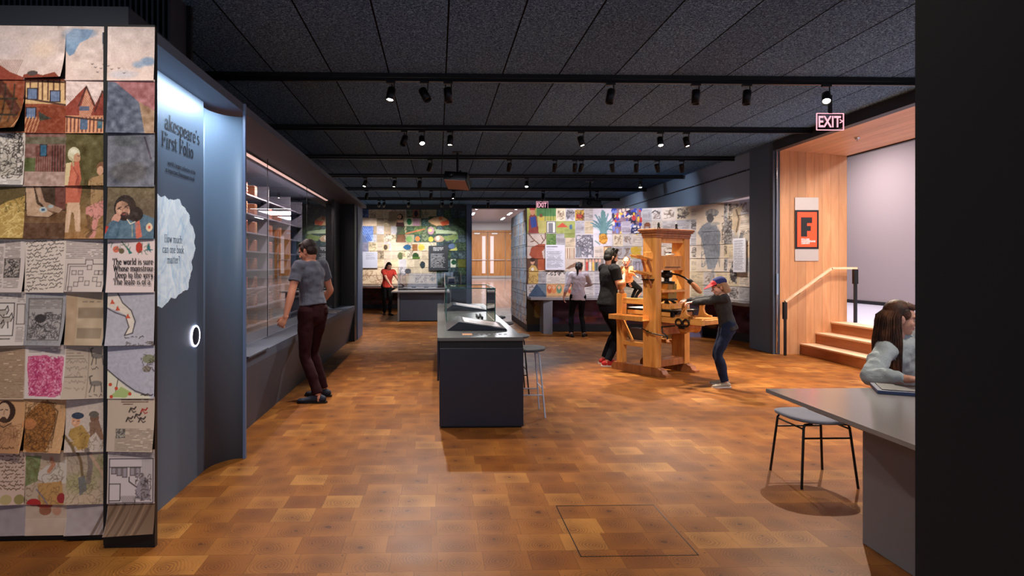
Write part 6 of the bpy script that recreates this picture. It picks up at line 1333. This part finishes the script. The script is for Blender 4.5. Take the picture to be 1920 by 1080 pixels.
        if sleeve <= 1: e_ = sh+(el-sh)*sleeve; rows += [(*(sh+(el-sh)*sleeve*.5), .064*k*B, .062*k*B), (*e_, .062*k*B, .060*k*B)]
        else: rows += [(*(sh+(el-sh)*.35), .064*k*B, .062*k*B), (*(sh+(el-sh)*.8), .058*k*B, .057*k*B), (*el, .057*k, .057*k), (*(el+(wr-el)*.3), .057*k*B, .055*k*B), (*(el+(wr-el)*max(.5, (sleeve-1)*.75)), .050*k, .046*k), (*(el+(wr-el)*(sleeve-1)), .041*k, .038*k)]
        loft(shb, rows, rt2, 18, c1=False)
    # legs
    pb_ = MB(); hips = [(*(pv+sp*.16), .138*k*B*pant_w, .102*k*B), (*pv, .152*k*B*pant_w, .116*k*B), (*(pv-up*.06*k), .148*k*B*pant_w, .116*k*B)]; loft(pb_, hips, rt2, 22, c0=False)
    shoes = []
    for i, (ft, yaw, kp) in enumerate(feet):
        s_ = -1 if i == 0 else 1; hip = pv+rt2*s_*.088*k-up*.03*k; an = Vector(ft)+up*.085*k; kn, an = ik(hip, an, .43*k, .43*k, kp)
        loft(pb_, [(*(hip+up*.03*k), .096*k*B*pant_w, .102*k*B), (*(hip+(kn-hip)*.4), .084*k*B*pant_w, .086*k*B), (*kn, .060*k*pant_w, .064*k), (*(kn+(an-kn)*.35), .060*k*pant_w, .063*k*pant_w), (*(kn+(an-kn)*.98), .048*k*pant_w, .052*k*pant_w)], rt2, 18, c1=False)
        loft(skinb, [(*hip, .07*k, .07*k), (*kn, .048*k, .05*k), (*an, .034*k, .036*k), (*(an-up*.04*k), .034*k, .04*k)], rt2, 12)
        yw = math.radians(yaw); F = Vector((-math.sin(yw), math.cos(yw), 0)); Sx = Vector((F.y, -F.x, 0)); g0 = Vector((ft[0], ft[1], ft[2])); ks = k*(1-.05*child)
        fm = MB(); loft(fm, [(*(g0-F*.055*ks+up*.040*ks), .032*ks, .036*ks), (*(g0+up*.050*ks), .038*ks, .046*ks), (*(g0+F*.08*ks+up*.036*ks), .042*ks, .034*ks), (*(g0+F*.15*ks+up*.027*ks), .046*ks, .026*ks), (*(g0+F*.19*ks+up*.024*ks), .040*ks, .022*ks)], Sx, 14)
        loft(fm, [(*(g0+up*.05*ks), .036*ks, .04*ks), (*(an+up*.0*ks), .037*ks, .04*ks)], Sx, 12, c1=False)
        sm_ = MB(); out = [(-.10, 0), (-.085, .032), (-.02, .036), (.06, .040), (.13, .050), (.185, .046), (.215, .022), (.215, -.022), (.185, -.046), (.13, -.048), (.06, -.038), (-.02, -.036), (-.085, -.032)]
        pp = [g0+F*u*ks+Sx*v*ks for u, v in out]; sm_.prism([(p.x, p.y) for p in pp], ft[2]+.001, ft[2]+.018*ks); shoes.append((fm, sm_))
    an_ = Vector(anchor) if anchor else Vector((pv.x, pv.y, min(f_[0][2] for f_ in feet)))
    T = Matrix.Translation(-an_)
    me = fuse(skinb, vox*.72 if vox > .004 else vox, 2); mats = [skin, LIP]+([beard] if beard else []); 
    cs = np.empty(len(me.polygons)*3, np.float32); me.polygons.foreach_get('center', cs); cs = cs.reshape(-1, 3)
    inv = np.array(HM.inverted()); L = (cs-np.array(hc))@inv.T/hk; mi = np.zeros(len(cs), np.int32)
    lipm = (np.abs(L[:, 0]) < .024) & (L[:, 1] > .07) & (L[:, 2] < -.044) & (L[:, 2] > -.064); mi[lipm] = 1
    if beard:
        bm_ = (L[:, 2] < -.036) & (L[:, 2] > -.125) & (L[:, 1] > -.01) & ~lipm & (np.abs(L[:, 0]) < .075); bm_ |= (np.abs(L[:, 0]) > .05) & (L[:, 1] > -.01) & (L[:, 1] < .03) & (L[:, 2] < .0) & (L[:, 2] > -.1); mi[bm_] = 2
    for m_ in mats: me.materials.append(m_)
    me.polygons.foreach_set('material_index', mi); me.transform(T)
    o = bpy.data.objects.new(name_, me); COL.objects.link(o); o.location = an_; tag(o, label, 'person')
    s_me = fuse(shb, vox, 2, ripple, .09*k); s_me.transform(T); link_mesh('shirt', s_me, shirt, o)
    p_me = fuse(pb_, vox, 2, ripple, .12*k); p_me.transform(T); link_mesh('trousers', p_me, pants, o)
    for fm, sm_ in shoes:
        a_ = fuse(fm, vox*.8, 1); a_.transform(T); so = link_mesh('shoe', a_, shoe[0], o); b_ = sm_.mesh(); b_.transform(T); link_mesh('sole', b_, shoe[1], so)
    if eyes:
        for s_ in (-1, 1):
            em = MB().ell(hp(.032*s_, .074, .004), (.013*hk, .011*hk, .009*hk), 10, 8, HM); e_ = em.mesh(); e_.transform(T); eo = link_mesh('eye', e_, EYW, o)
            em = MB().ell(hp(.032*s_, .0815, .003), (.0062*hk, .005*hk, .0062*hk), 8, 6, HM); e_ = em.mesh(); e_.transform(T); link_mesh('iris', e_, EYD, eo)
            em = MB(); loft(em, [(*hp(.016*s_, .086, .021), .003*hk, .003*hk), (*hp(.034*s_, .084, .027), .0038*hk, .003*hk), (*hp(.050*s_, .070, .021), .002*hk, .002*hk)], HM@Vector((0, 0, 1)), 6); e_ = em.mesh(); e_.transform(T); link_mesh('eyebrow', e_, hair[1], o)
    if glasses:
        gm = MB()
        for s_ in (-1, 1):
            gm.tube([hp(.033*s_+.024*math.cos(a), .098, .002+.018*math.sin(a)) for a in [2*PI*i/16 for i in range(17)]], .0014, 6); gm.tube([hp(.056*s_, .096, .008), hp(.074*s_, .06, .008), hp(.08*s_, -.01, .006)], .0014, 6)
        gm.tube([hp(-.010, .100, .006), hp(.010, .100, .006)], .0014, 6); e_ = gm.mesh(); e_.transform(T); link_mesh('glasses', e_, M['chrome'], o)
    hm = MB(); hair[0](hm, hp, HM, hk, nk); h_me = fuse(hm, vox*.8, 1, .006, .03) if hair[2] else hm.mesh(); h_me.transform(T); link_mesh('hair', h_me, hair[1], o)
    return o, hp, T, HM, hk
def cap_hair(hm, hp, HM, hk, top=.0, back=1.0, sides=1.0):
    """scalp cap that leaves the face free"""
    hm.ell(hp(0, -.030, .046), (.082*hk, .088*hk, .082*hk+top*hk), 18, 12, HM); hm.ell(hp(0, -.052, .0), (.078*hk*back, .062*hk*back, .070*hk), 16, 10, HM)
    hm.ell(hp(0, .022, .088), (.060*hk, .052*hk, .030*hk+top*hk), 14, 10, HM)
    for s_ in (-1, 1): hm.ell(hp(.066*s_*sides, .006, .035), (.016*hk, .036*hk, .040*hk), 10, 8, HM)
def h_short(hm, hp, HM, hk, nk): cap_hair(hm, hp, HM, hk)
def h_quiff(hm, hp, HM, hk, nk):
    cap_hair(hm, hp, HM, hk, .012)
    for i in range(16):
        x = -.05+.1*((i*7) % 16)/15; y0 = -.06+.12*i/15; hm.tube([hp(x, y0, .11), hp(x*1.05, y0+.01, .135), hp(x*1.1, y0+.03, .142)], [.016*hk, .012*hk, .004*hk], 8)
def h_bob(hm, hp, HM, hk, nk):
    cap_hair(hm, hp, HM, hk, .006, 1.08, 1.1); r_ = random.Random(5)
    for i in range(60):
        a = r_.uniform(-2.7, -.44) if i % 2 else r_.uniform(-2.9, -.25); R0 = .082; x, y = R0*math.cos(a), R0*math.sin(a)-.01; pts = []
        for j in range(8): z = .06-.030*j; wv = .012*math.sin(j*1.7+i); g_ = 1+.06*j; pts.append(hp(x*g_+wv, y*g_*.95+wv*.6, z))
        hm.tube(pts, [.014*hk]*7+[.006*hk], 7)
def h_pony(hm, hp, HM, hk, nk):
    cap_hair(hm, hp, HM, hk, .0, 1.05, 1.0)
    hm.tube([hp(0, -.10, .02), hp(0, -.135, -.01), hp(.004, -.125, -.08), hp(.008, -.105, -.15), hp(.012, -.10, -.21)], [.028*hk, .032*hk, .028*hk, .022*hk, .006*hk], 12)
def h_child(hm, hp, HM, hk, nk):
    cap_hair(hm, hp, HM, hk, -.01, 1.06, 1.1); r_ = random.Random(9)
    for i in range(46):
        a = r_.uniform(-3.0, -.15); x, y = .082*math.cos(a), .084*math.sin(a)-.012; hm.tube([hp(x*(1+.05*j), y*(1+.05*j), .05-.03*j) for j in range(6)], [.014*hk]*5+[.006*hk], 7)
def h_long(hm, hp, HM, hk, nk):
    """long loose strands over shoulders"""
    cap_hair(hm, hp, HM, hk, .004, 1.04, 1.0); r_ = random.Random(11)
    for i in range(420):
        a = r_.uniform(-3.14, .0); ca, sa = math.cos(a), math.sin(a); x, y = .079*ca, .086*sa-.016; L = r_.uniform(.30, .45); ph = r_.uniform(0, 6.28); g_ = r_.uniform(1.0, 1.0+.34*abs(math.sin(a)))
        pts = [hp(.012*ca, .02+.02*sa, .122), hp(x*.7, y*.7+.006, .105), hp(x*1.03, y*1.03, .055)]
        base = hp(x*1.08*g_, y*1.08*g_, .0); n = 8
        for j in range(n):
            t = j/(n-1); p = base+Vector((0, 0, -L*hk*t)); out = (HM@Vector((ca, sa*.8, 0))); p += out*(.028*math.sin(t*2.4)+.006*math.sin(ph+t*9))*hk+Vector((0, 0, 0)); pts.append(p)
        rr = r_.uniform(.0022, .0040)*hk; hm.tube(pts, [rr]*(len(pts)-1)+[.0006], 5)
HB = mat('dark_brown_hair', (.16, .10, .07), .45, bump=.5, bscale=160); HK = mat('black_hair', (.055, .05, .05), .65, bump=.5, bscale=160); HD = mat('very_dark_hair', (.12, .08, .07), .45, bump=.4, bscale=160)
HS = mat('sandy_hair', (.58, .42, .28), .5, bump=.5, bscale=160); HR = mat('long_brown_hair', (.30, .17, .10), .6, bump=.3, bscale=100); HBL = mat('baby_hair', (.42, .27, .17), .7)
_t = NT(HR); tc = _t.n('TexCoord'); nn = _t.n('TexNoise'); nn.inputs['Scale'].default_value = 14; _t.l(tc.outputs['Object'], nn.inputs['Vector']); _t.l(_t.ramp(nn.outputs['Fac'], [(.35, (.17, .10, .075)), (.55, (.33, .19, .12)), (.75, (.52, .34, .22))]), _t.b.inputs['Base Color'])
BLACKSH = (mat('black_shoe', (.06, .06, .07), .5), M['black']); NAVYSH = (mat('navy_canvas_shoe', (.10, .12, .19), .7), M['black']); REDSH = (mat('red_canvas_shoe', (.68, .09, .10), .7), M['white']); TANSH = (mat('pale_sneaker', (.62, .57, .50), .7), M['white'])

# man at the showcase: seen from behind, one hand on the bench
person('person', 'man in grey t-shirt and dark maroon trousers standing at the glass showcase', 1.83, (-1.39, 6.88, .985), 48,
       [((-1.30, 6.69, 0), 88, (-1, .3, 0)), ((-1.30, 7.02, 0), 75, (-1, .3, 0))],
       [((-1.64, 6.60, .885), (-.45, -.15, -.8), (.1, -1, .3), .8, (.2, -1, -.2)), ((-1.38, 7.22, 1.02), (-.8, .1, -.5), (0, .3, 1), .5, (1, -.3, -.3))],
       (74, 22, 0), SKW, cloth_mat('grey_tee', (.34, .35, .40)), cloth_mat('maroon_cord', (.17, .05, .07)), NAVYSH, (h_short, HB, True), neck=(-1.42, 6.88, 1.535), sleeve=.55, build=.96, shirt_len=-.02, ripple=.022)
# woman in red by the display table
person('person', 'woman in a coral red t-shirt and black trousers leaning to the display table', 1.64, (-1.52, 18.3, .87), -160,
       [((-1.42, 18.22, 0), -150, (.3, -1, 0)), ((-1.60, 18.42, 0), -175, (.1, -1, 0))],
       [((-1.02, 17.85, .84), (.8, -.4, -.4), (0, 0, 1), .4, (.4, .5, -1)), ((-1.34, 17.86, .84), (.7, -.5, -.5), (0, 0, 1), .4, (-1, .3, -.5))],
       (-145, 22, 0), SKL, cloth_mat('coral_tee', (.88, .29, .24)), cloth_mat('black_trousers', (.06, .06, .07)), BLACKSH, (h_bob, HD, True), neck=(-1.46, 18.18, 1.345), sleeve=.6, build=1.02, shirt_len=.05, vox=.007)
# woman in white blouse, from behind
person('person', 'woman with dark ponytail in white blouse and black trousers facing the paper wall', 1.60, (2.90, 12.62, .84), -12,
       [((2.76, 12.62, 0), 15, (0, 1, 0)), ((3.04, 12.68, 0), -25, (0, 1, 0))],
       [((2.62, 12.72, .80), (.1, .3, -1), (-1, 0, 0), .4, (-1, -.6, 0)), ((3.06, 12.93, 1.02), (-.2, 1, .3), (.4, 0, 1), .5, (1, -.6, 0))],
       (-30, 14, 0), SKL, cloth_mat('white_blouse', (.82, .78, .80)), cloth_mat('black_jeans', (.07, .07, .08)), BLACKSH, (h_pony, HD, True), neck=(2.92, 12.64, 1.335), sleeve=1.55, build=.98, shirt_len=.16, vox=.007, ripple=.02)
# man in black holding a baby
MBK = person('person', 'man in black t-shirt with glasses and beard holding a baby beside the press', 1.78, (2.54, 9.10, .93), -80,
       [((2.52, 9.22, 0), -75, (1, 0, 0)), ((2.50, 8.96, 0), -100, (1, 0, 0))],
       [((2.86, 9.10, 1.20), (.2, -1, .15), (1, .2, .3), .7, (-.2, .6, -1)), ((2.76, 9.00, 1.34), (.7, .2, .5), (.6, -.8, .2), .9, (-.2, -.5, -1))],
       (-78, 14, 0), SKL, cloth_mat('black_tee', (.10, .10, .115)), cloth_mat('dark_jeans', (.06, .07, .11)), REDSH, (h_quiff, HK, True), neck=(2.56, 9.10, 1.49), sleeve=.58, build=1.12, shirt_len=.06, beard=HK, glasses=True)
# baby
person('person', 'baby in a peach top carried in the arms of the man in black', .74, (2.84, 9.06, 1.25), 120,
       [((2.90, 8.98, .94), 100, (1, -.3, .5)), ((2.90, 9.10, .95), 80, (1, .3, .5))],
       [((2.90, 8.90, 1.33), (.8, -.3, -.3), (0, 0, 1), .6, (0, -1, -1)), ((3.02, 9.0, 1.36), (1, -.2, -.1), (0, 0, 1), .5, (1, 0, -1))],
       (160, 8, 0), SKB, cloth_mat('peach_top', (.93, .62, .40)), cloth_mat('baby_trousers', (.08, .08, .10)), (mat('white_sock', (.86, .84, .84), .8), M['white']), (lambda hm, hp, HM, hk, nk: hm.ell(hp(0, -.026, .040), (.080*hk, .088*hk, .078*hk), 16, 10, HM), HBL, True), neck=(2.80, 9.04, 1.46), sleeve=1.75, build=1.25, child=5.2, vox=.0042, shirt_len=.05, ripple=.006, anchor=(2.84, 9.06, 1.20))
# child turning the press
KID = person('person', 'child in a dark jacket, jeans and red and blue cap reaching to the press', 1.42, (3.56, 7.44, .76), 75,
       [((3.50, 7.38, 0), 92, (-1, 0, 0)), ((3.58, 7.58, 0), 70, (-1, .2, 0))],
       [((3.16, 7.80, 1.00), (-.9, .3, -.1), (0, 0, 1), .6, (-.2, -.6, -1)), ((3.12, 8.0, 1.00), (-.9, .3, -.1), (0, 0, 1), .6, (.2, .6, -1))],
       (80, 20, 0), SKL, cloth_mat('charcoal_jacket', (.21, .21, .22)), cloth_mat('blue_jeans', (.12, .16, .26)), TANSH, (h_child, HS, True), neck=(3.49, 7.45, 1.125), sleeve=1.93, build=1.0, child=1.0, shirt_len=.16, pant_w=1.1, ripple=.02)
o_, hp, T, HM, hk = KID
cm = MB(); cm.ell(hp(0, -.022, .062), (.090*hk, .102*hk, .078*hk), 20, 10, HM); e_ = cm.mesh(); e_.transform(T); cp_o = link_mesh('cap_crown', e_, cloth_mat('cap_blue', (.18, .20, .40)), o_)
cm = MB(); cm.add([hp(x, y, z) for x, y, z in [(-.082, .03, .070), (-.07, .14, .052), (0, .195, .044), (.07, .14, .052), (.082, .03, .070), (0, .05, .105)]]+[hp(x, y, z) for x, y, z in [(-.082, .03, .062), (-.07, .14, .044), (0, .195, .036), (.07, .14, .044), (.082, .03, .062), (0, .05, .095)]], [(0, 1, 2, 5), (2, 3, 4, 5), (6, 11, 8, 7), (8, 11, 10, 9), (0, 6, 7, 1), (1, 7, 8, 2), (2, 8, 9, 3), (3, 9, 10, 4)]); cm.ell(hp(0, .035, .072), (.075*hk, .055*hk, .045*hk), 16, 8, HM)
e_ = cm.mesh(); e_.transform(T); link_mesh('cap_brim', e_, cloth_mat('cap_red', (.86, .26, .28)), cp_o)
# seated woman at the desk
person('person', 'woman with long brown hair in a pale blue shirt seated behind the grey desk', 1.66, (3.24, 4.22, .49), -150,
       [((3.02, 3.72, 0), -170, (0, -1, .6)), ((3.3, 3.78, 0), -170, (.2, -1, .6))],
       [((3.52, 3.62, .80), (-.2, -1, -.1), (0, 0, 1), .35, (1, .2, -.6)), ((2.90, 3.66, .80), (.75, -.50, -.06), (0, 0, 1), .30, (-1, .1, -.5))],
       (-114, 10, 0), SKL, cloth_mat('pale_blue_shirt', (.66, .70, .72)), cloth_mat('grey_trousers', (.2, .2, .24)), BLACKSH, (h_long, HR, False), neck=(3.08, 4.05, 1.03), sleeve=1.82, build=1.0, shirt_len=.05, vox=.0052, ripple=.034)
stool('stool under the seated woman behind the grey desk', 'stool', .385, .38, M['black'], M['felt'], (3.34, 4.26, 0), 0, None, .3, .035)
